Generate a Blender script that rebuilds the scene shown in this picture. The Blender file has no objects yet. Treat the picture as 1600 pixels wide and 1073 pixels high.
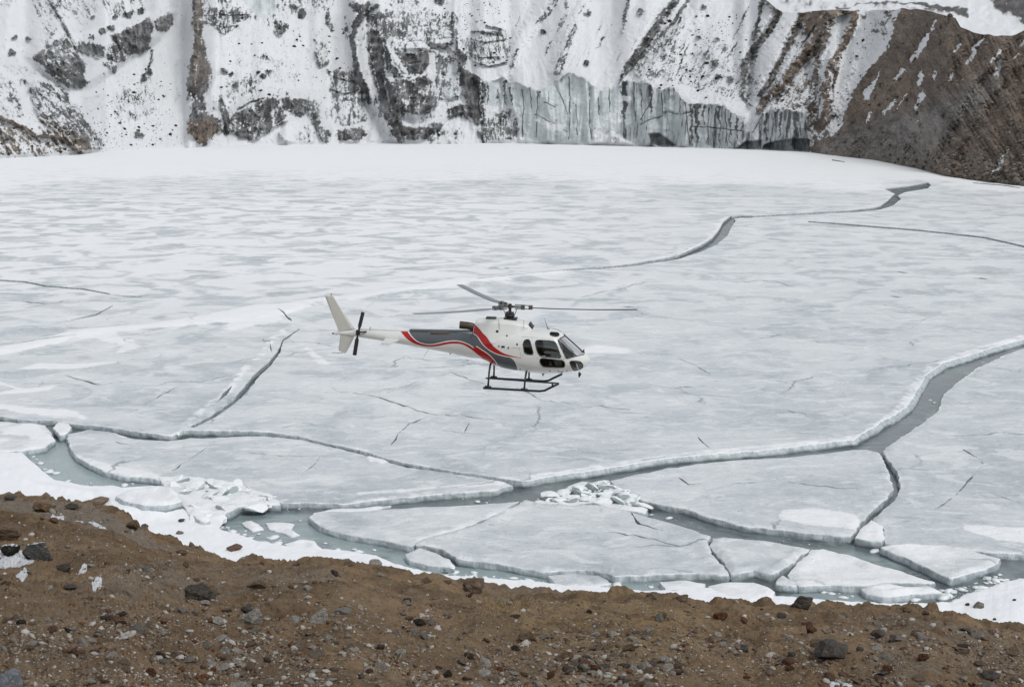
import bpy, math, random
import numpy as np
from mathutils import Vector, Matrix, Euler
from mathutils.geometry import delaunay_2d_cdt
from mathutils.bvhtree import BVHTree

random.seed(7)
RNG = np.random.default_rng(11)
scene = bpy.context.scene
COL = scene.collection

# ------------------------------------------------------------------ camera, world, sun, exposure
CAM_H = 30.0
PITCH = math.radians(10.12)
FPX = 2222.0                       # focal length in photo pixels (50 mm on 36 mm)
cam_d = bpy.data.cameras.new('camera')
cam = bpy.data.objects.new('camera', cam_d)
COL.objects.link(cam)
cam_d.lens = 50.0
cam_d.sensor_width = 36.0
cam_d.clip_start = 0.2
cam_d.clip_end = 6000
cam.location = (0, 0, CAM_H)
cam.rotation_euler = (math.radians(90) - PITCH, 0, 0)
scene.camera = cam

world = bpy.data.worlds.new("World")
scene.world = world
world.use_nodes = True
wn = world.node_tree
bg = wn.nodes['Background']
sky = wn.nodes.new('ShaderNodeTexSky')
sky.sky_type = 'NISHITA'
sky.sun_disc = False
sky.sun_elevation = math.radians(55)
sky.sun_rotation = math.radians(138)
sky.dust_density = 4.0
sky.altitude = 3500
hsv = wn.nodes.new('ShaderNodeHueSaturation')
hsv.inputs['Saturation'].default_value = 0.17
wn.links.new(sky.outputs['Color'], hsv.inputs['Color'])
wn.links.new(hsv.outputs['Color'], bg.inputs['Color'])
bg.inputs['Strength'].default_value = 0.15

sun_d = bpy.data.lights.new('sun', 'SUN')
sun = bpy.data.objects.new('sun', sun_d)
COL.objects.link(sun)
sun_d.energy = 1.3
sun_d.angle = math.radians(25)
sun_d.color = (1.0, 0.985, 0.95)
sun.rotation_euler = Vector((-0.55, 0.62, -1.15)).to_track_quat('-Z', 'Y').to_euler()

scene.view_settings.view_transform = 'Standard'
scene.view_settings.look = 'None'
scene.view_settings.gamma = 1.0
scene.view_settings.use_curve_mapping = False
scene.view_settings.exposure = 0.45
scene.render.engine = 'CYCLES'
scene.cycles.max_bounces = 6
scene.cycles.diffuse_bounces = 3

# ------------------------------------------------------------------ pixel <-> place (survey of the photograph)
CP, SP = math.cos(PITCH), math.sin(PITCH)
def ray(px, py):
    """direction of the sight line through a photo pixel, y component = 1"""
    px = np.asarray(px, float); py = np.asarray(py, float)
    a = (px - 800.0) / FPX; b = (536.5 - py) / FPX
    y = CP + b * SP; z = -SP + b * CP
    return a / y, z / y            # x per metre of y, z per metre of y
def onplane(px, py, z=0.0):
    ax, az = ray(px, py)
    d = (z - CAM_H) / az
    return ax * d, d
def topix(x, y, z):
    zc = z - CAM_H
    depth = y * CP - zc * SP
    up = y * SP + zc * CP
    return 800 + FPX * x / depth, 536.5 - FPX * up / depth

# ------------------------------------------------------------------ noise
def _hash(ix, iy, iz):
    h = (ix * 374761393 + iy * 668265263 + iz * 1274126177) & 0xFFFFFFFF
    h = ((h ^ (h >> 13)) * 1274126177) & 0xFFFFFFFF
    h = (h ^ (h >> 16)) & 0xFFFF
    return h / 65535.0
def vnoise(x, y, z=0.0):
    x = np.asarray(x, float); y = np.asarray(y, float); z = np.broadcast_to(np.asarray(z, float), x.shape)
    fx = np.floor(x); fy = np.floor(y); fz = np.floor(z)
    tx = x - fx; ty = y - fy; tz = z - fz
    ix = fx.astype(np.int64); iy = fy.astype(np.int64); iz = fz.astype(np.int64)
    sx = tx * tx * (3 - 2 * tx); sy = ty * ty * (3 - 2 * ty); sz = tz * tz * (3 - 2 * tz)
    def L(a, b, t): return a + (b - a) * t
    c = [[[_hash(ix + i, iy + j, iz + k) for k in (0, 1)] for j in (0, 1)] for i in (0, 1)]
    return L(L(L(c[0][0][0], c[1][0][0], sx), L(c[0][1][0], c[1][1][0], sx), sy),
             L(L(c[0][0][1], c[1][0][1], sx), L(c[0][1][1], c[1][1][1], sx), sy), sz)
def vn2(x, y, seed=0):
    fx = np.floor(x); fy = np.floor(y)
    tx = x - fx; ty = y - fy
    ix = fx.astype(np.int64); iy = fy.astype(np.int64)
    sx = tx * tx * (3 - 2 * tx); sy = ty * ty * (3 - 2 * ty)
    a = _hash(ix, iy, seed); b = _hash(ix + 1, iy, seed); c = _hash(ix, iy + 1, seed); d = _hash(ix + 1, iy + 1, seed)
    return (a + (b - a) * sx) * (1 - sy) + (c + (d - c) * sx) * sy
def fbm2(x, y, oct=4, seed=0, gain=0.5):
    x = np.asarray(x, float); y = np.asarray(y, float)
    s = 0.0; a = 1.0; t = 0.0
    for o in range(oct):
        c, sn = math.cos(o * 1.1), math.sin(o * 1.1)
        s = s + a * vn2((x * c - y * sn) * 2 ** o + 17.3 * o, (x * sn + y * c) * 2 ** o - 9.1 * o, seed + o); t += a; a *= gain
    return s / t
def ridge2(x, y, oct=4, seed=0, gain=0.55):
    x = np.asarray(x, float); y = np.asarray(y, float)
    s = 0.0; a = 1.0; t = 0.0
    for o in range(oct):
        c, sn = math.cos(o * 0.9), math.sin(o * 0.9)
        n = vn2((x * c - y * sn) * 2 ** o + 7.7 * o, (x * sn + y * c) * 2 ** o + 3.1 * o, seed + o)
        s = s + a * (1 - np.abs(2 * n - 1)); t += a; a *= gain
    return s / t
def sstep(a, b, x):
    t = np.clip((x - a) / (b - a), 0, 1); return t * t * (3 - 2 * t)

# ------------------------------------------------------------------ 2D shape helpers
def seg_dist(px, py, ax, ay, bx, by):
    dx, dy = bx - ax, by - ay
    L = dx * dx + dy * dy + 1e-12
    t = np.clip(((px - ax) * dx + (py - ay) * dy) / L, 0, 1)
    return np.hypot(px - ax - t * dx, py - ay - t * dy), t
def inside(px, py, poly):
    r = np.zeros(px.shape, bool)
    n = len(poly)
    for i in range(n):
        x1, y1 = poly[i]; x2, y2 = poly[(i + 1) % n]
        if y1 == y2: continue
        c = ((y1 > py) != (y2 > py)) & (px < (x2 - x1) * (py - y1) / (y2 - y1) + x1)
        r ^= c
    return r
def polymask(px, py, poly, feather):
    out = np.zeros(px.shape)
    xs = [p[0] for p in poly]; ys = [p[1] for p in poly]
    m = feather * 2
    sel = (px > min(xs) - m) & (px < max(xs) + m) & (py > min(ys) - m) & (py < max(ys) + m)
    if not sel.any(): return out
    X, Y = px[sel], py[sel]
    d = np.full(X.shape, 1e9)
    for i in range(len(poly)):
        a, b = poly[i], poly[(i + 1) % len(poly)]
        d = np.minimum(d, seg_dist(X, Y, a[0], a[1], b[0], b[1])[0])
    d = np.where(inside(X, Y, poly), d, -d)
    out[sel] = sstep(-feather, feather, d)
    return out
def strokemask(px, py, pts, w, feather):
    out = np.zeros(px.shape)
    ws = w if isinstance(w, (list, tuple)) else [w] * len(pts)
    xs = [p[0] for p in pts]; ys = [p[1] for p in pts]
    m = max(ws) / 2 + feather * 2
    sel = (px > min(xs) - m) & (px < max(xs) + m) & (py > min(ys) - m) & (py < max(ys) + m)
    if not sel.any(): return out
    X, Y = px[sel], py[sel]
    v = np.zeros(X.shape)
    for i in range(len(pts) - 1):
        d, t = seg_dist(X, Y, *pts[i], *pts[i + 1])
        hw = (ws[i] * (1 - t) + ws[i + 1] * t) / 2
        v = np.maximum(v, sstep(-feather, feather, hw - d))
    out[sel] = v
    return out

# ------------------------------------------------------------------ object helpers
def tag(o, label=None, cat=None, group=None, kind=None):
    if label: o['label'] = label
    if cat: o['category'] = cat
    if group: o['group'] = group
    if kind: o['kind'] = kind
    return o
def mesh(name, verts, faces, mats=(), parent=None, smooth=False, midx=None, attrs=None):
    me = bpy.data.meshes.new(name)
    verts = np.asarray(verts, dtype=np.float32).reshape(-1, 3)
    if isinstance(faces, np.ndarray):
        k = faces.shape[1]
        me.vertices.add(len(verts)); me.vertices.foreach_set('co', verts.ravel())
        me.loops.add(faces.size); me.loops.foreach_set('vertex_index', faces.astype(np.int32).ravel())
        me.polygons.add(len(faces)); me.polygons.foreach_set('loop_start', np.arange(0, faces.size, k, dtype=np.int32))
        me.update(calc_edges=True)
    else:
        me.from_pydata([tuple(v) for v in verts], [], faces)
    for m in mats: me.materials.append(m)
    if smooth is True: me.polygons.foreach_set('use_smooth', np.ones(len(me.polygons), bool))
    elif smooth is not False: me.polygons.foreach_set('use_smooth', np.asarray(smooth, bool))
    if midx is not None: me.polygons.foreach_set('material_index', np.asarray(midx, np.int32))
    if attrs:
        for k, a in attrs.items():
            at = me.attributes.new(k, 'FLOAT_COLOR', 'POINT')
            c = np.ones((len(verts), 4), np.float32); c[:, :a.shape[1]] = a
            at.data.foreach_set('color', c.ravel())
    me.validate(); me.update()
    o = bpy.data.objects.new(name, me)
    COL.objects.link(o)
    if parent: o.parent = parent
    return o
def empty(name, loc=(0, 0, 0)):
    o = bpy.data.objects.new(name, None); COL.objects.link(o); o.location = loc; o.empty_display_size = 0.3
    return o
class MB:
    """collects simple shapes into one mesh"""
    def __init__(s): s.v = []; s.f = []
    def add(s, vs, fs):
        b = len(s.v); s.v += [tuple(v) for v in vs]; s.f += [tuple(i + b for i in f) for f in fs]; return s
    def box(s, c, d, rot=None):
        vs = [Vector((x * d[0] / 2, y * d[1] / 2, z * d[2] / 2)) for x in (-1, 1) for y in (-1, 1) for z in (-1, 1)]
        if rot: vs = [rot @ v for v in vs]
        vs = [v + Vector(c) for v in vs]
        return s.add(vs, [(0, 1, 3, 2), (4, 6, 7, 5), (0, 4, 5, 1), (2, 3, 7, 6), (0, 2, 6, 4), (1, 5, 7, 3)])
    def tube(s, pts, r, n=10, cap=True):
        pts = [Vector(p) for p in pts]
        rs = r if isinstance(r, (list, tuple)) else [r] * len(pts)
        rings = []
        prev = None
        for i, p in enumerate(pts):
            t = (pts[min(i + 1, len(pts) - 1)] - pts[max(i - 1, 0)]).normalized()
            if prev is None:
                a = Vector((0, 0, 1)) if abs(t.z) < .9 else Vector((0, 1, 0))
                u = t.cross(a).normalized()
            else:
                u = (prev - t * prev.dot(t)).normalized()
            prev = u; w = t.cross(u)
            rings.append([p + (u * math.cos(2 * math.pi * k / n) + w * math.sin(2 * math.pi * k / n)) * rs[i] for k in range(n)])
        vs = [v for rg in rings for v in rg]; fs = []
        for i in range(len(pts) - 1):
            for k in range(n):
                fs.append((i * n + k, i * n + (k + 1) % n, (i + 1) * n + (k + 1) % n, (i + 1) * n + k))
        if cap:
            fs.append(tuple(reversed(range(n)))); fs.append(tuple(range((len(pts) - 1) * n, len(pts) * n)))
        return s.add(vs, fs)
    def build(s, name, mat, parent=None, smooth=False, bevel=0):
        o = mesh(name, s.v, s.f, [mat], parent, smooth)
        if bevel:
            b = o.modifiers.new('bevel', 'BEVEL'); b.width = bevel; b.segments = 2
        return o
def gridfaces(nr, nc, flip=False):
    i = np.arange(nr - 1)[:, None] * nc + np.arange(nc - 1)[None, :]
    i = i.ravel()
    f = np.stack([i, i + 1, i + nc + 1, i + nc], 1)
    return f[:, ::-1].copy() if flip else f

# ------------------------------------------------------------------ materials
class NT:
    def __init__(s, name):
        s.m = bpy.data.materials.new(name); s.m.use_nodes = True
        s.t = s.m.node_tree; s.b = s.t.nodes['Principled BSDF']
        s.b.inputs['Specular IOR Level'].default_value = 0.3
    def n(s, typ, **kw):
        nd = s.t.nodes.new('ShaderNode' + typ)
        for k, v in kw.items():
            if hasattr(nd, k) and k not in nd.inputs: setattr(nd, k, v)
            else: s.set(nd, k, v)
        return nd
    def set(s, nd, k, v):
        i = nd.inputs[k]
        if isinstance(v, bpy.types.NodeSocket): s.t.links.new(v, i)
        else: i.default_value = v
    def math(s, op, a, b=0.0, c=None, clamp=False):
        nd = s.t.nodes.new('ShaderNodeMath'); nd.operation = op; nd.use_clamp = clamp
        s.set(nd, 0, a); s.set(nd, 1, b)
        if c is not None: s.set(nd, 2, c)
        return nd.outputs[0]
    def coord(s, scale=(1, 1, 1), rot=(0, 0, 0)):
        tc = s.t.nodes.new('ShaderNodeTexCoord'); mp = s.t.nodes.new('ShaderNodeMapping')
        mp.inputs['Scale'].default_value = scale; mp.inputs['Rotation'].default_value = rot
        s.t.links.new(tc.outputs['Object'], mp.inputs[0]); return mp.outputs[0]
    def noise(s, vec, scale, detail=4, rough=.55, dist=0.0):
        nd = s.t.nodes.new('ShaderNodeTexNoise')
        s.t.links.new(vec, nd.inputs['Vector'])
        nd.inputs['Scale'].default_value = scale; nd.inputs['Detail'].default_value = detail
        nd.inputs['Roughness'].default_value = rough; nd.inputs['Distortion'].default_value = dist
        return nd.outputs['Fac']
    def step(s, a, b, x):
        nd = s.t.nodes.new('ShaderNodeMapRange'); nd.interpolation_type = 'SMOOTHSTEP'
        s.set(nd, 'Value', x); nd.inputs['From Min'].default_value = a; nd.inputs['From Max'].default_value = b
        return nd.outputs[0]
    def mix(s, f, a, b):
        nd = s.t.nodes.new('ShaderNodeMix'); nd.data_type = 'RGBA'
        s.set(nd, 0, f)
        for i, v in ((6, a), (7, b)):
            if isinstance(v, bpy.types.NodeSocket): s.t.links.new(v, nd.inputs[i])
            else: nd.inputs[i].default_value = (*v, 1)
        return nd.outputs[2]
    def attr(s, name):
        nd = s.t.nodes.new('ShaderNodeAttribute'); nd.attribute_name = name
        sp = s.t.nodes.new('ShaderNodeSeparateColor'); s.t.links.new(nd.outputs['Color'], sp.inputs[0])
        return sp.outputs
    def bump(s, h, strength, dist):
        nd = s.t.nodes.new('ShaderNodeBump'); s.t.links.new(h, nd.inputs['Height'])
        nd.inputs['Strength'].default_value = strength; nd.inputs['Distance'].default_value = dist
        s.t.links.new(nd.outputs[0], s.b.inputs['Normal'])
    def out(s, col=None, rough=.6, metal=0.0):
        if col is not None:
            if isinstance(col, bpy.types.NodeSocket): s.t.links.new(col, s.b.inputs['Base Color'])
            else: s.b.inputs['Base Color'].default_value = (*col, 1)
        s.set(s.b, 'Roughness', rough); s.set(s.b, 'Metallic', metal)
        return s.m

def plain(name, col, rough=.5, metal=0.0, var=.08, scale=6.0):
    k = NT(name)
    f = k.noise(k.coord(), scale, 5, .6)
    c = k.mix(f, tuple(x * (1 - var) for x in col), tuple(min(1, x * (1 + var)) for x in col))
    return k.out(c, rough, metal)
def mat_ice():
    k = NT('lake_ice'); v = k.coord(); a = k.attr('mask')
    # r = snow cover, g = hairline cracks amount, b = patch contrast
    st = k.coord((.65, 1.0, 1.0), (0, 0, .06))
    st0 = k.coord((.95, 1.0, 1.0), (0, 0, .10))
    n1 = k.noise(st0, .125, 4, .52, 1.0)
    n2 = k.noise(st, .55, 5, .6, .4)
    n3 = k.noise(v, 3.0, 4, .6)
    s = k.math('MULTIPLY', n1, .86)
    s = k.math('MULTIPLY_ADD', n2, .14, s)
    pat = k.step(.42, .53, s)
    pat = k.math('MULTIPLY', pat, a[2])
    wcv = k.noise(v, .9, 6, .68, .6)
    sc0 = k.step(.26, .60, k.math('MULTIPLY_ADD', k.math('SUBTRACT', wcv, .5), .55, a[0]))
    cov = k.math('ADD', k.math('MULTIPLY', sc0, k.math('MULTIPLY_ADD', a[0], .5, .5)), pat, clamp=True)
    cloud = k.noise(st, .07, 6, .62, .8)
    fine = k.math('MULTIPLY_ADD', n3, .35, k.math('MULTIPLY', k.noise(v, .8, 6, .65, .5), .65))
    ice = k.mix(k.step(.34, .68, cloud), (.410, .460, .484), (.59, .627, .646))
    ice = k.mix(k.math('MULTIPLY', k.step(.40, .72, fine), .55), ice, (.70, .722, .735))
    ice = k.mix(k.math('MULTIPLY', k.step(.54, .74, k.noise(k.coord((.5, 1, 1), (0, 0, -.12)), .4, 6, .7, 1.5)), .62), ice, (.36, .40, .435))
    w1 = k.noise(k.coord((.8, 1.0, 1), (0, 0, .2)), 1.1, 8, .74, .8); w2 = k.noise(k.coord((.7, 1.2, 1), (0, 0, -.1)), .30, 7, .66, 1.4)
    ice = k.mix(k.math('MULTIPLY', k.step(.53, .60, w2), .55), ice, (.76, .78, .79))
    ice = k.mix(k.math('MULTIPLY', k.step(.57, .68, w1), .55), ice, (.78, .795, .80))
    ice = k.mix(k.math('MULTIPLY', k.step(.43, .34, w1), .65), ice, (.33, .375, .40))
    snow = k.mix(n2, (.765, .785, .80), (.845, .855, .862))
    col = k.mix(cov, ice, snow)
    # fine hairline cracks
    wv = k.n('VectorMath', operation='ADD')
    k.t.links.new(v, wv.inputs[0])
    nz = k.t.nodes.new('ShaderNodeTexNoise'); nz.inputs['Scale'].default_value = .25; nz.inputs['Detail'].default_value = 5
    k.t.links.new(v, nz.inputs['Vector'])
    sc = k.n('VectorMath', operation='SCALE'); k.t.links.new(nz.outputs['Color'], sc.inputs[0]); sc.inputs['Scale'].default_value = 5
    k.t.links.new(sc.outputs[0], wv.inputs[1])
    vo = k.t.nodes.new('ShaderNodeTexVoronoi'); vo.feature = 'DISTANCE_TO_EDGE'; vo.inputs['Scale'].default_value = .055
    k.t.links.new(wv.outputs[0], vo.inputs['Vector'])
    ln = k.math('SUBTRACT', 1.0, k.step(.0, .012, vo.outputs['Distance']))
    gate = k.step(.50, .60, k.noise(v, .06, 3, .5))
    ln = k.math('MULTIPLY', ln, gate); ln = k.math('MULTIPLY', ln, a[1])
    col = k.mix(k.math('MULTIPLY', ln, .7), col, (.20, .23, .26))
    h = k.math('MULTIPLY_ADD', n2, .6, k.math('MULTIPLY', n3, .12))
    h = k.math('MULTIPLY_ADD', w1, .35, h)
    h = k.math('SUBTRACT', h, k.math('MULTIPLY', ln, .25))
    k.bump(h, .6, .8)
    k.b.inputs['Specular IOR Level'].default_value = .3
    return k.out(col, k.math('MULTIPLY_ADD', cov, .3, .5))

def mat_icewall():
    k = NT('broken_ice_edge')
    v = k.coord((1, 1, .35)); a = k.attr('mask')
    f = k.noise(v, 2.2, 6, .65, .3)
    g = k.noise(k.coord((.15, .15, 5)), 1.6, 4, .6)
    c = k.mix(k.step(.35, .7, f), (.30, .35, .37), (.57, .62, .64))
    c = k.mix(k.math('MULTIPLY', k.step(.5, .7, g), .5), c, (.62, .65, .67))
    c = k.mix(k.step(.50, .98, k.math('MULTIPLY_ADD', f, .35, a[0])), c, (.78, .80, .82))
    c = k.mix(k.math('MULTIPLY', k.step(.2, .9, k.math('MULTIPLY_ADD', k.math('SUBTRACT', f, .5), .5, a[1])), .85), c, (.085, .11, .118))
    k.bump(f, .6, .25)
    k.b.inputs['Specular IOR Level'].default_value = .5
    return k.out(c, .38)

def mat_water():
    k = NT('meltwater'); v = k.coord()
    f = k.noise(k.coord((.6, 1, 1), (0, 0, .3)), .22, 6, .62, 1.6)
    g = k.noise(v, 1.3, 5, .65, .8)
    h = k.noise(v, .05, 3, .5, .5)
    c = k.mix(k.step(.3, .7, f), (.065, .085, .092), (.16, .195, .20))
    a = k.attr('mask')
    c = k.mix(k.step(.3, .7, k.math('MULTIPLY_ADD', k.math('SUBTRACT', f, .5), .8, a[0])), c, (.27, .335, .345))
    c = k.mix(k.math('MULTIPLY', k.step(.54, .72, k.noise(v, .45, 7, .7, 1.2)), .40), c, (.50, .55, .55))
    k.bump(g, .10, .05)
    k.b.inputs['Specular IOR Level'].default_value = .5
    return k.out(c, k.math('MULTIPLY_ADD', f, .22, .16))

def mat_mountain():
    k = NT('snowy_rock_face'); v = k.coord(); a = k.attr('mask'); b = k.attr('tone')
    # mask: r rock, g brown, b glacier ice ; tone: r grain brightness, g dirt streaks, cracks and painted cave shade
    f1 = k.noise(v, .55, 6, .7); f2 = k.noise(v, 2.2, 4, .6); f3 = k.noise(v, .12, 5, .6)
    fine = k.math('MULTIPLY_ADD', f1, .6, k.math('MULTIPLY', f2, .4))
    r = k.math('ADD', a[0], k.math('MULTIPLY', k.math('SUBTRACT', fine, .5), .85))
    rk = k.step(.40, .64, r)
    grey = k.mix(b[0], (.036, .041, .047), (.30, .31, .315))
    brown = k.mix(b[0], (.085, .061, .045), (.30, .232, .178))
    rock = k.mix(a[1], grey, brown)
    rock = k.mix(k.math('MULTIPLY', k.step(.40, .75, f1), .30), rock, (.20, .18, .16))
    snow = k.mix(f3, (.76, .785, .805), (.86, .872, .885))
    dust = k.step(.08, .60, k.math('MULTIPLY_ADD', k.math('SUBTRACT', f2, .5), .9, a[0]))
    snow = k.mix(k.math('MULTIPLY', dust, .40), snow, k.mix(a[1], (.26, .28, .295), (.27, .25, .23)))
    rock = k.mix(k.math('MULTIPLY', k.step(.55, .66, f2), .7), rock, (.028, .026, .025))
    rock = k.mix(k.math('MULTIPLY', k.step(.46, .36, f2), .45), rock, (.36, .33, .30))
    col = k.mix(rk, snow, rock)
    gl = k.mix(b[0], (.44, .475, .485), (.75, .80, .81))
    gl = k.mix(k.math('MULTIPLY', k.step(.35, .75, f1), .35), gl, (.75, .79, .80))
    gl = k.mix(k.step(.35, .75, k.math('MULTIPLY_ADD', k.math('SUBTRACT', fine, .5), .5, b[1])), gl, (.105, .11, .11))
    col = k.mix(k.step(.4, .6, a[2]), col, gl)
    k.bump(fine, .9, 1.6)
    return k.out(col, .75)

def mat_ground():
    k = NT('stony_soil'); v = k.coord(); a = k.attr('mask')
    # r snow, g grey, b ochre grass
    n1 = k.noise(v, .5, 6, .65, .4); n2 = k.noise(v, 3.0, 6, .7, .3); n3 = k.noise(v, 14.0, 5, .7)
    n4 = k.noise(v, 45.0, 3, .6)
    c = k.mix(k.step(.3, .7, n1), (.155, .106, .062), (.300, .214, .132))
    c = k.mix(k.math('MULTIPLY', k.step(.48, .66, k.noise(v, 1.1, 7, .7, .8)), .6), c, (.27, .165, .088))
    c = k.mix(k.math('MULTIPLY', k.step(.52, .68, k.noise(v, 1.7, 6, .7, .5)), .45), c, (.085, .056, .036))
    c = k.mix(k.step(.42, .62, k.math('MULTIPLY_ADD', k.math('SUBTRACT', n2, .5), .6, a[1])), c, (.245, .205, .16))
    c = k.mix(k.step(.42, .62, k.math('MULTIPLY_ADD', k.math('SUBTRACT', n2, .5), .9, a[2])), c, (.30, .215, .115))
    g = k.math('MULTIPLY_ADD', n3, .5, k.math('MULTIPLY', n2, .5))
    c = k.mix(k.math('MULTIPLY', k.step(.5, .34, g), .6), c, (.040, .027, .018))
    c = k.mix(k.math('MULTIPLY', k.step(.60, .74, g), .65), c, (.36, .30, .235))
    vo = k.t.nodes.new('ShaderNodeTexVoronoi'); vo.inputs['Scale'].default_value = 11; k.t.links.new(v, vo.inputs['Vector'])
    sp = k.math('LESS_THAN', vo.outputs['Distance'], .24)
    cs = k.t.nodes.new('ShaderNodeSeparateColor'); k.t.links.new(vo.outputs['Color'], cs.inputs[0])
    sp = k.math('MULTIPLY', sp, k.step(.62, .66, cs.outputs[0]))
    c = k.mix(k.math('MULTIPLY', sp, .75), c, k.mix(cs.outputs[1], (.07, .055, .045), (.36, .33, .29)))
    sn = k.step(.42, .58, k.math('MULTIPLY_ADD', k.math('SUBTRACT', n2, .5), .8, a[0]))
    c = k.mix(sn, c, (.82, .84, .86))
    h = k.math('MULTIPLY_ADD', n3, .5, n2); h = k.math('MULTIPLY_ADD', n4, .18, h)
    h = k.math('MULTIPLY_ADD', sp, .12, h)
    k.bump(h, 1.0, .16)
    k.b.inputs['Specular IOR Level'].default_value = .15
    return k.out(c, .9)

def mat_snow():
    k = NT('shore_snow'); v = k.coord()
    n1 = k.noise(v, .35, 6, .6); n2 = k.noise(v, 4, 5, .65)
    c = k.mix(n1, (.77, .80, .83), (.86, .87, .885))
    k.bump(k.math('MULTIPLY_ADD', n2, .4, n1), .45, .3)
    return k.out(c, .6)

def mat_stone(name, lo, hi, speck, snow=False):
    k = NT(name); v = k.coord()
    oi = k.t.nodes.new('ShaderNodeObjectInfo')
    n1 = k.noise(v, 1.6, 6, .7, .5); n2 = k.noise(v, 7, 5, .7)
    c = k.mix(k.step(.3, .7, n1), lo, hi)
    c = k.mix(k.math('MULTIPLY', k.step(.52, .72, n2), .6), c, speck)
    c2 = k.n('BrightContrast'); k.t.links.new(c, c2.inputs[0])
    k.set(c2, 'Bright', k.math('MULTIPLY_ADD', oi.outputs['Random'], .06, -.03))
    c = c2.outputs[0]
    if snow:
        ge = k.t.nodes.new('ShaderNodeNewGeometry'); sx = k.t.nodes.new('ShaderNodeSeparateXYZ')
        k.t.links.new(ge.outputs['Normal'], sx.inputs[0])
        f = k.step(.90, .97, k.math('MULTIPLY_ADD', k.math('SUBTRACT', n1, .5), .5, sx.outputs[2]))
        c = k.mix(f, c, (.82, .84, .86))
    k.bump(k.math('MULTIPLY_ADD', n2, .5, n1), .8, .12)
    k.b.inputs['Specular IOR Level'].default_value = .2
    return k.out(c, .85)

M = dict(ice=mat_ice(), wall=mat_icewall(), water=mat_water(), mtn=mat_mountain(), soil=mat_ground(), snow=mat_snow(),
    pale=mat_stone('pale_stone', (.22, .20, .175), (.42, .395, .36), (.55, .53, .50)),
    grey=mat_stone('grey_stone', (.115, .105, .092), (.25, .23, .205), (.36, .34, .31)),
    brown=mat_stone('brown_stone', (.085, .058, .038), (.20, .145, .10), (.28, .22, .17)),
    dark=mat_stone('dark_stone', (.034, .029, .024), (.088, .075, .062), (.24, .22, .19)),
    darksnow=mat_stone('dark_stone_snow_dusted', (.025, .024, .023), (.07, .066, .06), (.28, .28, .27), True),
    reddish=mat_stone('reddish_stone', (.07, .035, .022), (.15, .085, .055), (.22, .15, .11)),
    blue=mat_stone('bluegrey_stone', (.13, .15, .17), (.24, .26, .28), (.38, .40, .42)))
# ------------------------------------------------------------------ mountain wall, glacier front, moraine
SHORE = [(-900, 290), (-250, 255), (0, 245), (60, 243), (128, 239), (165, 235), (230, 231), (300, 229), (330, 226), (500, 224), (620, 222), (800, 222),
         (960, 226), (1150, 231), (1265, 236), (1290, 240), (1360, 248), (1430, 262), (1480, 275), (1540, 283), (1600, 290), (1750, 312), (1950, 345), (2300, 400)]
sx_, sy_ = np.array(SHORE, float).T
RIDGE = [(1150, -160), (1172, -60), (1190, -6), (1205, 8), (1219, 18), (1240, 21), (1262, 19), (1300, 16), (1378, 17), (1403, 14), (1431, 14), (1473, 22), (1493, 28), (1501, 42), (1520, 50),
         (1540, 55), (1580, 57), (1600, 47), (1650, 30), (1800, -30), (2300, -120)]
rx_, ry_ = np.array(RIDGE, float).T
CLIFFTOP = [(720, 240), (742, 205), (752, 128), (790, 123), (808, 133), (843, 142), (852, 137), (878, 123), (890, 114), (901, 119), (922, 133), (936, 140), (960, 137),
            (969, 130), (974, 127), (992, 128), (1009, 129), (1030, 140), (1054, 137), (1063, 151), (1075, 161), (1102, 164), (1130, 165), (1140, 175), (1158, 182), (1164, 203), (1176, 206),
            (1186, 180), (1200, 173), (1247, 172), (1258, 180), (1264, 215), (1290, 245)]
cx_, cy_ = np.array(CLIFFTOP, float).T

NU, NV = 1500, 330
uu = np.concatenate([np.linspace(-420, -20, 60)[:-1], np.linspace(-20, 1620, 1330), np.linspace(1620, 2150, 112)[1:]])
NU = len(uu)
top = np.where(uu < 1150, -160, np.interp(uu, rx_, ry_)) + (vn2(uu * .09, uu * 0, 5) - .5) * 3 * (uu > 1200)
sh = np.interp(uu, sx_, sy_)
tt = np.linspace(0, 1, NV)
# more rows in the part that the camera sees
rows = sh[None, :] + (top - sh)[None, :] * tt[:, None]
lim = np.where(uu < 1160, -12, top)
vis = int(NV * .87)
kf = np.interp(uu, [1120, 1195], [.87, .999])
for j in range(NU):
    rows[:, j] = np.interp(tt, [0, kf[j], 1], [sh[j] + 3.0, max(top[j], -12), top[j]])
U = np.repeat(uu[None, :], NV, 0); V = rows
wu = U + 11 * (fbm2(U / 18, V / 18, 5, 3, .6) - .5) + 4 * (vn2(U / 3, V / 3, 8) - .5)
wv = V + 11 * (fbm2(U / 18, V / 18, 5, 13, .6) - .5) + 4 * (vn2(U / 3, V / 3, 18) - .5)

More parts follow.
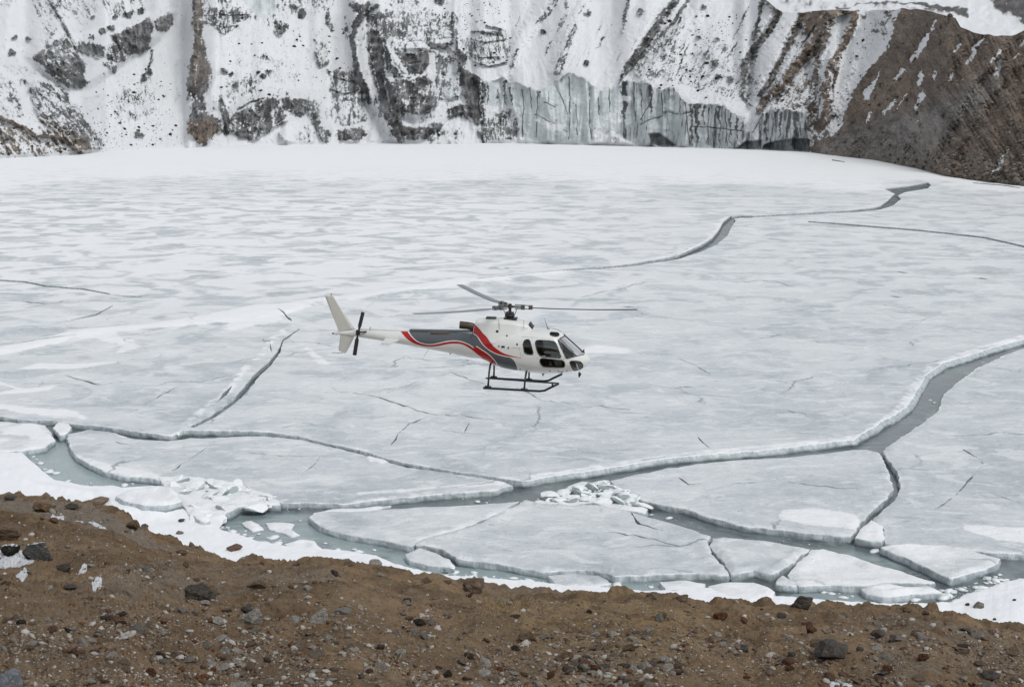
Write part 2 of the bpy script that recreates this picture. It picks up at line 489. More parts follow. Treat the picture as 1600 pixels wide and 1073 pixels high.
ROCKP = [  # polygon, strength
 ([(54, 86), (68, 75), (100, 58), (121, 81), (131, 93), (133, 114), (141, 131), (128, 142), (119, 137), (103, 133), (82, 120), (68, 107), (56, 96)], 0.74),
 ([(100, 85), (121, 81), (131, 93), (133, 114), (141, 131), (128, 142), (119, 137), (103, 120)], .78),
 ([(121, 63), (149, 68), (163, 70), (161, 88), (151, 94), (135, 89), (123, 79)], .85),
 ([(163, 70), (184, 68), (200, 88), (198, 96), (168, 94)], .72), ([(161, 97), (186, 98), (182, 113), (161, 103)], .68),
 ([(170, 54), (205, 44), (233, 26), (240, 33), (236, 65), (231, 79), (214, 88), (198, 82), (179, 68)], .86),
 ([(242, 28), (270, 16), (273, 30), (266, 44), (252, 51), (243, 40)], .82),
 ([(47, 130), (60, 126), (98, 135), (126, 172), (149, 203), (163, 224), (161, 237), (126, 240), (93, 217), (58, 186), (44, 137)], 0.65),
 ([(58, 160), (80, 185), (120, 205), (150, 225), (155, 238), (126, 240), (93, 217), (62, 186)], .68),
 ([(45, -10), (85, -10), (95, 40), (75, 75), (60, 30)], .42), ([(-20, 100), (20, 120), (40, 180), (10, 200), (-20, 190)], .36),
 ([(-30, 185), (40, 205), (110, 220), (128, 240), (-30, 248)], .44),
 ([(299, -10), (317, -10), (316, 35), (315, 54), (327, 93), (331, 130), (317, 149), (327, 179), (343, 184), (355, 210), (341, 207), (322, 229), (306, 227), (306, 217), (292, 207),
   (294, 186), (303, 149), (292, 163), (292, 140), (296, 102), (302, 65), (300, 30)], .86),
 ([(317, 9), (380, 12), (394, 28), (371, 35), (366, 49), (348, 56), (336, 47), (317, 37)], 0.62),
 ([(428, 30), (452, 37), (448, 49), (434, 62), (427, 51)], .78), ([(488, 63), (511, 65), (511, 98), (499, 105), (490, 79)], .56),
 ([(362, 177), (390, 163), (413, 151), (436, 154), (453, 184), (436, 193), (413, 212), (399, 221), (376, 219), (357, 203)], 0.70),
 ([(440, 154), (481, 151), (481, 175), (467, 186), (448, 172)], .88), ([(481, 151), (495, 154), (499, 186), (516, 210), (509, 226), (497, 217), (478, 182)], 0.68),
 ([(457, 205), (490, 205), (478, 224), (460, 221)], .54), ([(525, 202), (565, 196), (575, 212), (550, 224), (525, 218)], 0.74),
 ([(513, 110), (560, 105), (575, 190), (530, 200), (515, 150)], 0.57), ([(520, 150), (560, 150), (556, 162), (530, 163)], .62),
 ([(555, 107), (570, 112), (579, 140), (579, 160), (563, 137)], .95),
 ([(575, 47), (593, 44), (600, 70), (598, 112), (616, 130), (623, 163), (626, 219), (612, 210), (605, 182), (591, 172), (593, 144), (582, 102)], 0.92),
 ([(600, 65), (630, 110), (637, 119), (616, 116), (602, 105)], 0.86),
 ([(616, 72), (633, 77), (649, 84), (672, 75), (670, 98), (661, 114), (640, 119), (628, 100)], .90),
 ([(668, 65), (700, 70), (698, 77), (672, 75)], .88), ([(693, 51), (712, 47), (710, 58)], .74),
 ([(616, 116), (677, 121), (682, 158), (672, 172), (644, 182), (623, 163)], 0.76), ([(626, 191), (644, 198), (675, 198), (675, 210), (661, 221), (628, 223)], .84),
 ([(672, 191), (698, 193), (684, 217)], .64), ([(696, 168), (724, 163), (733, 186), (742, 198), (724, 180), (698, 186)], 0.82),
 ([(672, 77), (719, 93), (719, 158), (682, 158)], 0.60), ([(719, 103), (735, 114), (752, 121), (758, 186), (747, 200), (733, 180), (721, 140)], 1.0),
 ([(715, 60), (790, 45), (800, 90), (750, 105), (722, 88)], 0.57), ([(745, 205), (761, 203), (758, 226)], .85),
 ([(590, 15), (720, 20), (720, 60), (640, 68), (590, 50)], 0.54), ([(570, 20), (600, 20), (612, 60), (600, 72), (575, 50)], 0.68),
 ([(1030, 40), (1060, 50), (1050, 130), (1010, 125), (985, 118)], .43), ([(1060, 90), (1130, 60), (1170, 120), (1140, 160), (1060, 130)], .38),
 ([(1166, 120), (1190, 110), (1178, 172), (1164, 160)], .46), ([(1215, 140), (1265, 110), (1262, 172), (1200, 172)], .50),
]
ROCKS = [  # stroke, width, strength
 ([(77, 0), (102, 42), (121, 79)], 5, .7), ([(102, 0), (128, 38)], 8, .48), ([(0, 184), (28, 196), (56, 212), (93, 214), (128, 238)], 6, .85), ([(0, 203), (19, 219)], 6, .7),
 ([(62, 158), (58, 172), (90, 200), (126, 238)], 4, .75), ([(238, 79), (236, 95), (224, 124)], 2.5, .9), ([(346, 158), (352, 175), (355, 205)], [7, 9, 8], .9), ([(437, 208), (448, 224)], 4, .85),
 ([(513, 14), (512, 30), (518, 46)], [3, 8, 5], .75), ([(492, 80), (500, 103), (511, 97)], 5, .85),
 ([(575, 6), (556, 35), (551, 58), (554, 93), (557, 121), (579, 160)], [6, 8, 9, 6, 9, 5], .92), ([(712, 47), (714, 77), (724, 91), (717, 105)], [4, 4, 12, 10], .88),
 ([(869, 0), (855, 21), (838, 37)], [10, 8, 3], .56), ([(884, 0), (886, 20), (876, 40), (864, 72)], 6, .5), ([(899, 42), (887, 70), (871, 112)], [6, 9, 12], .60),
 ([(808, 77), (799, 105)], 4, .7), ([(983, -5), (976, 26), (973, 51)], [6, 5, 4], .85), ([(1060, -5), (1030, 33), (1010, 66), (985, 98), (972, 118), (969, 132)], [8, 11, 12, 9, 5, 6], .88),
 ([(1079, -5), (1054, 32), (1028, 60), (1003, 88), (975, 118)], 4, .85), ([(1192, -5), (1184, 35), (1176, 60)], 6, .86),
 ([(1219, 18), (1198, 51), (1179, 75), (1163, 100), (1161, 130), (1161, 149), (1172, 165)], [10, 9, 11, 10, 8, 5, 4], .92),
 ([(1192, 0), (1205, 10), (1219, 20)], 8, .8), ([(1256, 21), (1242, 51), (1224, 86), (1207, 121), (1186, 149)], [10, 7, 7, 7, 5], .92), ([(738, 50), (765, 52), (785, 55)], 4, .8),
 ([(770, 50), (783, 54)], 4, .9), ([(1288, 60), (1275, 100), (1270, 150), (1264, 200)], 9, .7),
]
BLOB = [(146, 28, 4), (180, 25, 4), (200, 21, 7), (222, 17, 5), (160, 50, 6), (172, 42, 5), (143, 58, 4), (20, 80, 5), (44, 62, 4), (21, 60, 3), (225, 124, 5), (234, 113, 4), (471, 22, 7), (459, 10, 4),
        (556, 10, 9), (688, 3, 6), (350, 110, 4), (362, 115, 4), (402, 112, 4), (410, 118, 4), (421, 110, 3), (370, 133, 3), (848, 50, 4), (1002, 18, 5), (918, 20, 4), (915, 97, 4), (1122, 118, 4),
        (1120, 99, 5), (1140, 122, 4), (1092, 57, 3), (1120, 60, 3), (1101, 83, 3), (1100, 10, 4), (218, 212, 6), (1345, 120, 3)]
rock = np.zeros(U.shape)
for p, s in ROCKP: rock = np.maximum(rock, s * polymask(wu, wv, p, 4))
wu3 = U + 5 * (fbm2(U / 10, V / 10, 4, 3, .6) - .5) + 3 * (vn2(U / 2.5, V / 2.5, 8) - .5); wv3 = V + 5 * (fbm2(U / 10, V / 10, 4, 13, .6) - .5)
for p, w, s in ROCKS: rock = np.maximum(rock, s * strokemask(wu3, wv3, p, [q * 1.15 for q in w] if isinstance(w, list) else w * 1.15, 2.0))
DOME = [([(592, 22), (576, 58), (579, 100), (590, 140), (602, 178)], 4), ([(602, 45), (592, 88), (601, 122)], 4), ([(613, 62), (606, 96), (619, 120), (625, 160), (623, 218)], [3, 5, 5, 8, 9]), ([(560, 40), (572, 20), (590, 8)], 5), ([(625, 84), (650, 93), (672, 80)], 4), ([(628, 128), (660, 135), (680, 126)], 3.5),
        ([(646, 134), (662, 150), (672, 172)], 4), ([(630, 172), (655, 179), (680, 166)], 5), ([(628, 197), (650, 203), (676, 200)], 4), ([(640, 108), (655, 112), (668, 100)], 4), ([(632, 70), (640, 100), (648, 116)], 4), ([(700, 72), (712, 86), (716, 104)], 3), ([(668, 66), (690, 72), (704, 66)], 5),
        ([(690, 140), (700, 156), (716, 150)], 3), ([(604, 180), (612, 205), (626, 222)], 6), ([(586, 60), (588, 100), (596, 130)], 3), ([(735, 60), (760, 66), (790, 62)], 2.5), ([(728, 80), (750, 90), (780, 88)], 2.5), ([(760, 40), (785, 46)], 3), ([(740, 95), (765, 104), (790, 98)], 2.5),
        ([(340, 20), (360, 24), (385, 22)], 2.5), ([(325, 35), (350, 42), (372, 40)], 2.5), ([(370, 170), (392, 160), (416, 152)], 3), ([(372, 200), (396, 186), (430, 180)], 3), ([(400, 215), (420, 200), (448, 190)], 3), ([(520, 120), (545, 126), (560, 122)], 2.5), ([(518, 138), (540, 146), (562, 140)], 2.5),
        ([(60, 90), (85, 84), (112, 92)], 3), ([(70, 112), (100, 118), (130, 128)], 3), ([(180, 60), (210, 62), (232, 50)], 3), ([(55, 140), (90, 170), (140, 215)], 3), ([(75, 138), (115, 172), (150, 212)], 3), ([(60, 170), (95, 200), (125, 228)], 3.5), ([(95, 150), (130, 185), (158, 220)], 2.5)]
rockline = np.zeros(U.shape)
for p, w in DOME: rockline = np.maximum(rockline, strokemask(wu3, wv3, p, w, 1.6))
# long thin diagonal streaks of debris on the snow slopes right of the buttress
rs_ = random.Random(77)
for _ in range(46):
    x0 = rs_.uniform(820, 1400); y0 = rs_.uniform(-10, 90); L_ = rs_.uniform(20, 90); sl0 = -rs_.uniform(.38, .62)
    rockline = np.maximum(rockline, rs_.uniform(.45, .8) * strokemask(wu3, wv3, [(x0, y0), (x0 + sl0 * L_ * .5 + rs_.uniform(-2, 2), y0 + L_ * .5), (x0 + sl0 * L_, y0 + L_)], [1, rs_.uniform(1.5, 4), 1], 1.5))
rock = np.maximum(rock, .86 * rockline)
for x, y, r in BLOB: rock = np.maximum(rock, .95 * sstep(r * 1.25, r * .6, np.hypot((wu - x) * .85, wv - y)))

# moraine: brown bare debris
MOR = [(1303, 10), (2400, -400), (2400, 600), (1262, 238), (1272, 225), (1300, 212), (1314, 196), (1325, 160), (1350, 118), (1375, 90), (1390, 60), (1405, 14)]
mor = polymask(wu, wv, MOR, 4)
brownp = [([(1247, 18), (1310, 10), (1300, 54), (1268, 89), (1233, 130), (1198, 165), (1179, 184), (1175, 178), (1193, 149), (1233, 102), (1256, 58)], .86),
          ([(1300, 12), (1345, 12), (1331, 59), (1312, 98), (1304, 140), (1292, 200), (1280, 212), (1262, 205), (1268, 170), (1285, 120), (1300, 90), (1318, 55)], .84),
          ([(1262, 170), (1300, 150), (1300, 236), (1262, 236)], .66), ([(1380, 12), (1395, 12), (1385, 60), (1376, 60)], .6)]
br = mor.copy()
for p, s in brownp:
    m = s * polymask(wu, wv, p, 4); rock = np.maximum(rock, m); br = np.maximum(br, m)
br = np.maximum(br, .75 * polymask(wu, wv, [(292, 188), (306, 190), (330, 184), (348, 200), (322, 230), (306, 228), (290, 207)], 5))
br = np.maximum(br, .7 * polymask(wu, wv, [(-50, 170), (60, 180), (170, 240), (-50, 260)], 12))
br = np.maximum(br, .45 * sstep(1150, 1250, wu))
br = np.maximum(br, .5 * polymask(wu, wv, [(296, 0), (318, 0), (330, 120), (300, 150)], 6))
rock = np.maximum(rock, mor * 1.05)
SNOWP = [([(1305, 25), (1328, 22), (1317, 56), (1303, 92), (1288, 98)], .9), ([(1350, 20), (1384, 20), (1375, 84), (1350, 112), (1325, 151), (1314, 196), (1303, 212), (1295, 200), (1306, 140), (1314, 98), (1331, 59)], 1),
         ([(1394, 20), (1405, 15), (1386, 81), (1376, 86)], .85), ([(1376, 106), (1362, 130), (1347, 143), (1349, 152), (1358, 156), (1367, 132)], 1)]
SNOWS = [([(1450, 55), (1440, 75), (1424, 97)], [8, 10, 3], 1), ([(1462, 35), (1457, 50)], 5, .8), ([(1412, 108), (1399, 126)], 6, .9), ([(1397, 157), (1380, 175)], [6, 7], .9), ([(1441, 116), (1438, 133)], 7, .9),
         ([(1463, 113), (1459, 123)], 6, .9), ([(1487, 118), (1485, 124)], 6, .9), ([(1444, 147), (1427, 172)], [9, 4], .95), ([(1499, 69), (1493, 80)], 6, .9), ([(1537, 58), (1524, 78), (1512, 99)], [5, 8, 5], 1),
         ([(1561, 98), (1556, 115)], 11, 1), ([(1563, 80), (1547, 94)], 5, .8), ([(1604, 62), (1592, 72)], 7, .9), ([(1578, 231), (1566, 247), (1563, 258), (1546, 270)], [5, 4, 8, 3], .95),
         ([(1419, 144), (1400, 168)], 3, .75), ([(1360, 174), (1355, 190)], 4, .7), ([(1440, 185), (1430, 193)], 3, .7), ([(1588, 84), (1581, 92)], 4, .7), ([(1470, 170), (1455, 186)], 3, .55),
         ([(1290, 75), (1276, 92)], [4, 3], .8), ([(1272, 44), (1258, 66), (1246, 84)], [5, 5, 3], .8), ([(1296, 36), (1276, 68), (1262, 88)], [5, 4, 3], .7), ([(1232, 98), (1218, 126)], 3, .7),
         ([(1284, 155), (1276, 185)], 4, .8), ([(1300, 108), (1297, 150)], 6, .8), ([(1420, 18), (1424, 30)], 4, .6)]
sn = np.zeros(U.shape)
for p, w in (([(566, 50), (565, 90), (572, 120), (584, 155)], [5, 8, 7, 4]), ([(628, 186), (655, 190), (692, 184)], [6, 9, 7]), ([(606, 62), (614, 98), (636, 121)], 3.5), ([(640, 70), (658, 72), (668, 64)], 5), ([(640, 100), (655, 98)], 2.5), ([(676, 84), (680, 110), (676, 130)], 5),
             ([(655, 118), (640, 124), (618, 122)], 3), ([(690, 80), (705, 95), (712, 120)], 5), ([(598, 120), (606, 150), (610, 180)], 2.5), ([(150, 88), (165, 92), (168, 72)], 2.5), ([(470, 190), (480, 215)], 6), ([(392, 175), (405, 190), (400, 210)], 3)):
    sn = np.maximum(sn, .9 * strokemask(wu3, wv3, p, w, 1.8))
for p, s in SNOWP: sn = np.maximum(sn, s * polymask(wu, wv, p, 3))
for p, w, s in SNOWS: sn = np.maximum(sn, s * strokemask(wu, wv, p, w, 2))
rock = rock * (1 - sn)
# glacier front
ct = np.interp(U + 3 * (vn2(U / 3, V * 0 + 2, 4) - .5), cx_, cy_) + 5 * (vn2(U / 4, V * 0, 21) - .5)
gl = sstep(-1.5, 1.5, V - ct) * sstep(748, 754, wu) * sstep(1268, 1262, wu)
leftrock = polymask(wu, wv, [(752, 190), (775, 178), (800, 172), (812, 200), (795, 226), (748, 228)], 4)
gl = gl * (1 - leftrock); rock = np.maximum(rock, leftrock * .62)
# flow direction of streaks
ang = np.interp(U, [0, 140, 260, 350, 740, 860, 1180, 1400, 1600], [-.55, -.6, -.1, 0, 0, .5, .50, .62, .95])
ca, sa = np.cos(ang), np.sin(ang)
A = U * ca + V * sa; B = -U * sa + V * ca
strk = ridge2(A / 7, B / 30, 4, 31)
grain = fbm2(A / 3.2, B / 9, 4, 41)
blk = ridge2(U / 15, V / 13, 5, 51)
# slope field
s = .62 + .9 * sstep(.45, .9, rock) * (1 - mor) + 3.2 * gl
s = np.where(mor > .5, .60, s)
# smooth slope across columns so the surface stays coherent
k = np.hanning(31); k /= k.sum()
s = np.apply_along_axis(lambda r: np.convolve(np.pad(r, 15, 'edge'), k, 'valid'), 1, s)
AX, AZ = ray(U, V)
D = np.zeros(U.shape); Hh = np.zeros(U.shape)
shx, shd = onplane(uu, sh + 3.0, -0.4)
D[0] = shd; Hh[0] = -0.4
for i in range(1, NV):
    D[i] = (s[i] * D[i - 1] - (Hh[i - 1] - CAM_H)) / (s[i] - AZ[i])
    Hh[i] = CAM_H + D[i] * AZ[i]
# relief: rocks stand out, gullies sink
lo = sstep(0, 8, (sh + 3.0)[None, :] - V)
rel = 5 * (ridge2(U / 75, V / 110, 3, 61) - .5) + 1.7 * (ridge2(A / 22, B / 60, 3, 63) - .5) + (1.3 + 3.6 * sstep(.4, .8, rock) * (1 - mor)) * (blk - .55) + (.5 + 1.6 * sstep(.35, .8, rock)) * (strk - .6) + .7 * (grain - .5)
rel += 2.6 * sstep(.42, .75, rock) * (1 - mor)
rel += gl * (6.5 * (ridge2(U / 13, V / 120, 3, 71) - .6) + 9 * (ridge2(U / 55, V / 70, 2, 73) - .6) + 1.2 * (ridge2(U / 14, V / 12, 3, 75) - .5))
rel += mor * (4.0 * (ridge2(A / 40, B / 120, 4, 81) - .5) + .7 * (ridge2(A / 10, B / 30, 3, 83) - .5) + 1.5 * (fbm2(U / 5, V / 4, 4, 85, .6) - .5))
rel -= sn * 1.2
gstreak = np.zeros(U.shape)
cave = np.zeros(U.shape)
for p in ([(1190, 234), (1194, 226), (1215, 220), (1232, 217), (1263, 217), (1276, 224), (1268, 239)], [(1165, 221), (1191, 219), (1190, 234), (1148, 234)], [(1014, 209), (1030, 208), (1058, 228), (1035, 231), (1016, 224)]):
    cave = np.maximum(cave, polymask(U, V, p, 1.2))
rel -= cave * 5
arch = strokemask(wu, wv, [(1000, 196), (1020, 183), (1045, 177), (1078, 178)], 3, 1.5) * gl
rel -= arch * 1.5
# deep clefts
rel -= 3.0 * strokemask(wu, wv, [(282, 0), (286, 60), (288, 140), (286, 200)], 16, 8)
pile = polymask(U, V, [(900, 235), (925, 222), (945, 213), (955, 208), (966, 212), (985, 222), (1010, 236)], 4) + .7 * polymask(U, V, [(790, 235), (800, 216), (812, 212), (840, 220), (862, 235)], 4)
pile += .8 * polymask(U, V, [(570, 230), (590, 175), (612, 205), (626, 228)], 5) + .6 * polymask(U, V, [(436, 230), (445, 190), (465, 184), (488, 195), (498, 230)], 5)
gl = gl * (1 - np.clip(pile, 0, 1)); rock = rock * (1 - .8 * np.clip(pile, 0, 1))
rel += pile * 3.5
rel *= lo * .9 + .1
# large forms: buttresses, chutes, couloirs
relM = 15 * polymask(U, V, [(556, -200), (722, -200), (716, 40), (728, 95), (748, 200), (744, 240), (625, 240), (580, 165), (552, 90), (550, 30)], 7)
relM += 7 * polymask(U, V, [(600, 60), (640, 118), (680, 118), (684, 160), (650, 185), (622, 170), (600, 120)], 5) - 6 * polymask(U, V, [(628, 78), (668, 78), (664, 112), (640, 116)], 4)
relM += 8 * polymask(U, V, [(752, -200), (1180, -200), (1180, 240), (752, 240)], 20) * 0
relM += 10 * polymask(U, V, [(299, -200), (322, -200), (320, 60), (334, 120), (322, 150), (345, 180), (352, 240), (292, 240), (290, 130)], 5)
relM += 8 * polymask(U, V, [(350, 180), (410, 148), (486, 148), (515, 205), (505, 240), (350, 240)], 8) + 6 * polymask(U, V, [(45, 90), (120, 60), (238, 24), (270, 20), (250, 60), (140, 135), (100, 130)], 8)
relM += 9 * polymask(U, V, [(20, 100), (70, 130), (165, 240), (-200, 260), (-200, 60)], 14)
for p_, w_, d_ in (([(985, 118), (1010, 70), (1060, -20)], 14, -5), ([(1165, 150), (1170, 95), (1225, 10)], 12, -5), ([(1186, 160), (1240, 60), (1262, 15)], 12, -5), ([(1265, 190), (1290, 90), (1322, 20)], 12, -5), ([(1310, 190), (1345, 100), (1395, 20)], 16, -5),
                   ([(868, 110), (900, 40), (915, -20)], 14, 4), ([(1225, 130), (1268, 70), (1300, 20)], 12, 5), ([(1010, 120), (1060, 60), (1110, -20)], 22, 5), ([(790, 110), (830, 40), (860, -20)], 20, 4),
                   ([(1430, 230), (1480, 140), (1530, 60)], 14, -3), ([(1380, 220), (1440, 120), (1480, 40)], 12, -3), ([(1330, 225), (1390, 130), (1440, 30)], 14, 3), ([(1500, 250), (1560, 150), (1620, 90)], 16, -3), ([(1350, 230), (1420, 120), (1455, 40)], 8, -2), ([(1460, 235), (1520, 130), (1570, 70)], 14, 5)):
    relM += d_ * strokemask(wu, wv, p_, w_, 8)
rel = rel + relM * (.55 + .45 * sstep(0, 40, (sh + 3.0)[None, :] - V))
Dn = D - rel / .85                              # towards the camera along the sight direction
X = AX * Dn; Z = CAM_H + AZ * Dn
Z[0] = np.minimum(Z[0], -1.2)                   # the foot goes down under the ice
X[0] = X[1]; Dn[0] = Dn[1]
# rock visibility from true steepness
dz = np.gradient(Z, axis=0); dd = np.gradient(Dn, axis=0)
steep = np.clip(dz / np.maximum(np.hypot(dd, dz), 1e-4), -1, 1)
steep = np.where(dd < 0, 1.0, steep)
med = fbm2(A / 6, B / 10, 5, 45, .66)
reg = fbm2(U / 70, V / 55, 3, 47)
amp = np.interp(rock, [0, .3, .6, .9, 1.0], [1.0, 1.0, 1.15, .8, .5])
fin = fbm2(A / 2.2, B / 4.0, 4, 48, .75)
tex = .30 * np.clip(steep - .80, -.4, .4) + .55 * (.58 - blk) + .9 * (med - .49) + 1.35 * (fin - .485) + .7 * (.60 - strk)
base0 = np.where(rock < .2, -.02 + .40 * sstep(.46, .64, reg) - .12 * (U > 780), rock + .02)
rv = base0 + amp * tex
rv = rv - .9 * sstep(4.5, 1.0, (sh[None, :] - V) + 2 * (vn2(U / 6, V * 0, 131) - .5)) * (mor < .5) * (vn2(U / 14, V * 0, 132) > .35)
rv = np.where((U > 760) & (U < 1180) & (rock < .2), rv - .22, rv)
dens = .03 + .24 * polymask(U, V, [(140, 130), (270, 110), (280, 235), (130, 235)], 25) + .22 * polymask(U, V, [(600, -10), (800, -10), (800, 120), (700, 90)], 20) \
    + .25 * polymask(U, V, [(1010, 40), (1170, 20), (1160, 160), (1000, 130)], 20) + .12 * polymask(U, V, [(330, 60), (540, 20), (540, 160), (330, 150)], 20) + .3 * polymask(U, V, [(0, 200), (160, 200), (160, 245), (0, 245)], 15) \
    + .2 * polymask(U, V, [(1320, 30), (1380, 30), (1310, 200), (1300, 200)], 8) + .3 * polymask(U, V, [(1200, 110), (1265, 100), (1262, 172), (1195, 172)], 10)
spk = vn2(U / 2.6, V / 2.2, 91) * .75 + .25 * vn2(U / 1.3, V / 1.3, 92)
rv = np.where(rv < .35, np.maximum(rv, sstep(.90 - dens * .42, .95 - dens * .42, spk) * .8), rv)
rv = np.clip(np.where(mor * (1 - sn) > .5, 1.0, rv), -.3, 1.1)
tone = np.clip(.36 + 1.2 * (blk - .55) + 1.2 * (grain - .5) + .9 * (strk - .58) + .8 * (med - .5) + .6 * (.62 - rock) * (rock > .2) + .6 * (fbm2(U / 40, V / 40, 3, 99) - .5), 0, 1)
br = np.clip(br * 1.15, 0, 1)
morgrey = .8 * mor * polymask(wu, wv, [(1262, 240), (1300, 205), (1360, 190), (1460, 160), (1560, 110), (1560, 150), (1480, 220), (1440, 262), (1300, 245)], 22)
br = np.clip(br - .75 * morgrey, 0, 1)
tone = np.where(mor > .5, np.clip(.30 + .35 * (strk - .58) + .45 * (grain - .5) + 1.3 * (fbm2(U / 2.4, V / 2.0, 4, 97, .7) - .5) + .8 * (fbm2(U / 11, V / 10, 4, 96) - .5) + .35 * morgrey + 1.1 * (fbm2(A / 18, B / 60, 3, 98) - .5) + .5 * (fin - .5), 0, 1), tone)
vs = ridge2(U / 5.0 + V / 60, V / 90, 4, 111)
ds = (.34 * sstep(960, 985, U) + .16 * sstep(1180, 1200, U) + .04) + 1.5 * (vs - .62) + .7 * (fbm2(U / 3, V / 14, 3, 113) - .5)
ds = ds * .8
uw = U + 2.2 * (vn2(U / 7, V / 7, 301) - .5); vw = V + 2.2 * (vn2(U / 7, V / 7, 302) - .5)
cut = np.zeros(U.shape)
for p in ([(869, 135), (879, 156), (887, 179)], [(850, 160), (867, 167)], [(836, 179), (863, 191), (887, 207)], [(922, 137), (921, 195), (924, 218)], [(889, 121), (891, 160), (889, 218)], [(900, 164), (902, 210)], [(972, 129), (975, 218)], [(1017, 133), (1021, 146), (1012, 168), (1000, 187)],
          [(1002, 140), (1003, 190)], [(1033, 146), (1035, 176)], [(1063, 152), (1062, 176)], [(1070, 160), (1078, 228)], [(1107, 168), (1106, 226)], [(1118, 170), (1117, 200)], [(1134, 172), (1136, 228)], [(858, 140), (857, 160)], [(934, 142), (936, 180)], [(952, 140), (953, 176)], [(815, 140), (818, 160), (816, 215)],
          [(840, 145), (838, 215)], [(828, 140), (830, 168)], [(1080, 198), (1106, 199), (1160, 205)], [(990, 130), (991, 182)], [(805, 180), (806, 215)], [(1175, 208), (1188, 184)], [(1210, 176), (1206, 214)], [(1232, 178), (1229, 214)], [(1247, 178), (1252, 212)]):
    cut = np.maximum(cut, strokemask(uw, vw, p, 2.0, .9))
edge_ = sstep(5, 0, V - ct) * gl * sstep(960, 990, U)
ds = np.maximum(ds, .42 * edge_)
ds = np.maximum(ds, cut * (.7 + .3 * vn2(U / 4, V / 9, 305)))
for x, y0, y1, w in ((755, 128, 200, 8), (762, 130, 190, 4), (779, 140, 175, 3), (789, 128, 165, 7), (799, 138, 165, 5), (841, 142, 175, 3), (976, 130, 185, 10), (895, 120, 222, 2), (1016, 135, 180, 6), (1046, 140, 165, 4),
                     (1080, 165, 228, 7), (1089, 165, 228, 8), (1100, 166, 195, 6), (1125, 168, 225, 6), (1142, 178, 228, 6), (1152, 182, 228, 5), (1160, 190, 226, 3), (1196, 180, 222, 6), (1220, 178, 215, 7), (1243, 178, 205, 9)):
    ds = np.maximum(ds, (.62 + .25 * vn2(U / 3, V / 9, 7)) * strokemask(wu + 2 * (vn2(U / 5, V / 12, 6) - .5), V, [(x, y0), (x, y1)], [w, w * .5], 1.6))
ds = np.maximum(ds, .42 * polymask(U, V, [(1186, 185), (1200, 172), (1262, 172), (1266, 205), (1220, 190)], 6))
ds = np.maximum(ds, cave * .62); ds = np.maximum(ds, .6 * arch)  # cave shade painted into the streak channel, arch as a dark line
tone = np.where(gl > .5, np.clip(.62 + .8 * (fbm2(U / 9, V / 22, 4, 120) - .5) - .30 * sstep(965, 985, U) + .2 * polymask(U, V, [(915, 130), (970, 130), (970, 215), (915, 215)], 8), 0, 1), tone)
ledge = np.zeros(U.shape)
for p in ([(832, 183), (850, 187), (872, 196), (866, 201), (845, 195)], [(846, 200), (866, 193), (885, 198), (880, 204), (856, 206)], [(925, 200), (940, 195), (958, 202), (964, 214), (930, 216)], [(755, 166), (780, 165), (826, 168), (790, 174), (768, 186), (756, 190)],
          [(925, 140), (938, 142), (935, 152), (922, 156)], [(960, 148), (985, 152), (984, 160), (966, 160)], [(893, 152), (905, 153), (904, 157), (894, 157)], [(936, 182), (960, 178), (972, 190), (945, 192)]):
    ledge = np.maximum(ledge, polymask(wu, wv, p, 2))
gl = gl * (1 - ledge)
icep = polymask(wu, wv, [(378, -5), (434, -5), (432, 16), (411, 33), (399, 23), (387, 12)], 3)
icep = np.maximum(icep, .58 * (fbm2(U / 12, V / 30, 3, 130) > .5) * polymask(wu, wv, [(680, 90), (718, 100), (722, 160), (684, 160)], 5))
mask = np.stack([rv, br, np.maximum(gl, icep)], -1).reshape(-1, 3)
ds = np.where(icep > .4, .30 + .4 * (grain - .5), ds)
tone2 = np.stack([tone, np.clip(ds, 0, 1), tone * 0], -1).reshape(-1, 3)
P = np.stack([X, Dn, Z], -1).reshape(-1, 3)
F = gridfaces(NV, NU)
gf = gl[:-1, :-1].ravel() > .5
ub = U[:-1, :-1].ravel()
right = ub > 1302
def submesh(name, P, F, sel, mat, attrs):
    f = F[sel]; idx, inv = np.unique(f.ravel(), return_inverse=True)
    return mesh(name, P[idx], inv.reshape(f.shape), [mat], None, True, None, {k: a[idx] for k, a in attrs.items()})
AT = {'mask': mask, 'tone': tone2}
o = submesh('mountain', P, F, ~gf & ~right, M['mtn'], AT); tag(o, 'steep snow covered mountain wall with dark rock outcrops above the frozen lake', kind='structure')
o = submesh('ice_cliff', P, F, gf, M['mtn'], AT); tag(o, 'pale blue and grey dirt streaked glacier ice cliff at the far lake shore', kind='structure')
o = submesh('hill', P, F, right, M['mtn'], AT); tag(o, 'brown moraine slope with snow filled gullies on the right of the lake', kind='structure')
# back of the moraine ridge and the basin behind
jj = np.where(uu > 1168)[0]
bx = []
tp = P.reshape(NV, NU, 3)[-1, jj]
for q in range(12):
    e = tp.copy(); e[:, 1] += q * 6; e[:, 2] -= (q * .9) ** 1.5 * .9; e[:, 0] *= (1 + q * 6 / tp[:, 1]); bx.append(e)
Pb = np.array(bx).reshape(-1, 3)
nb = len(Pb); mk = np.zeros((nb, 3)); mk[:, 0] = np.where(np.arange(nb) < len(jj) * 2, .9, .1); mk[:, 1] = .8
o = mesh('mountain_ridge', Pb, gridfaces(12, len(jj)), [M['mtn']], None, True, None, {'mask': mk, 'tone': np.full((nb, 3), .4)}); tag(o, 'rear side of the moraine ridge falling to the snow basin', kind='structure')
U2, V2 = np.meshgrid(np.linspace(1120, 2150, 520), np.linspace(75, -170, 150))
AX2, AZ2 = ray(U2, V2)
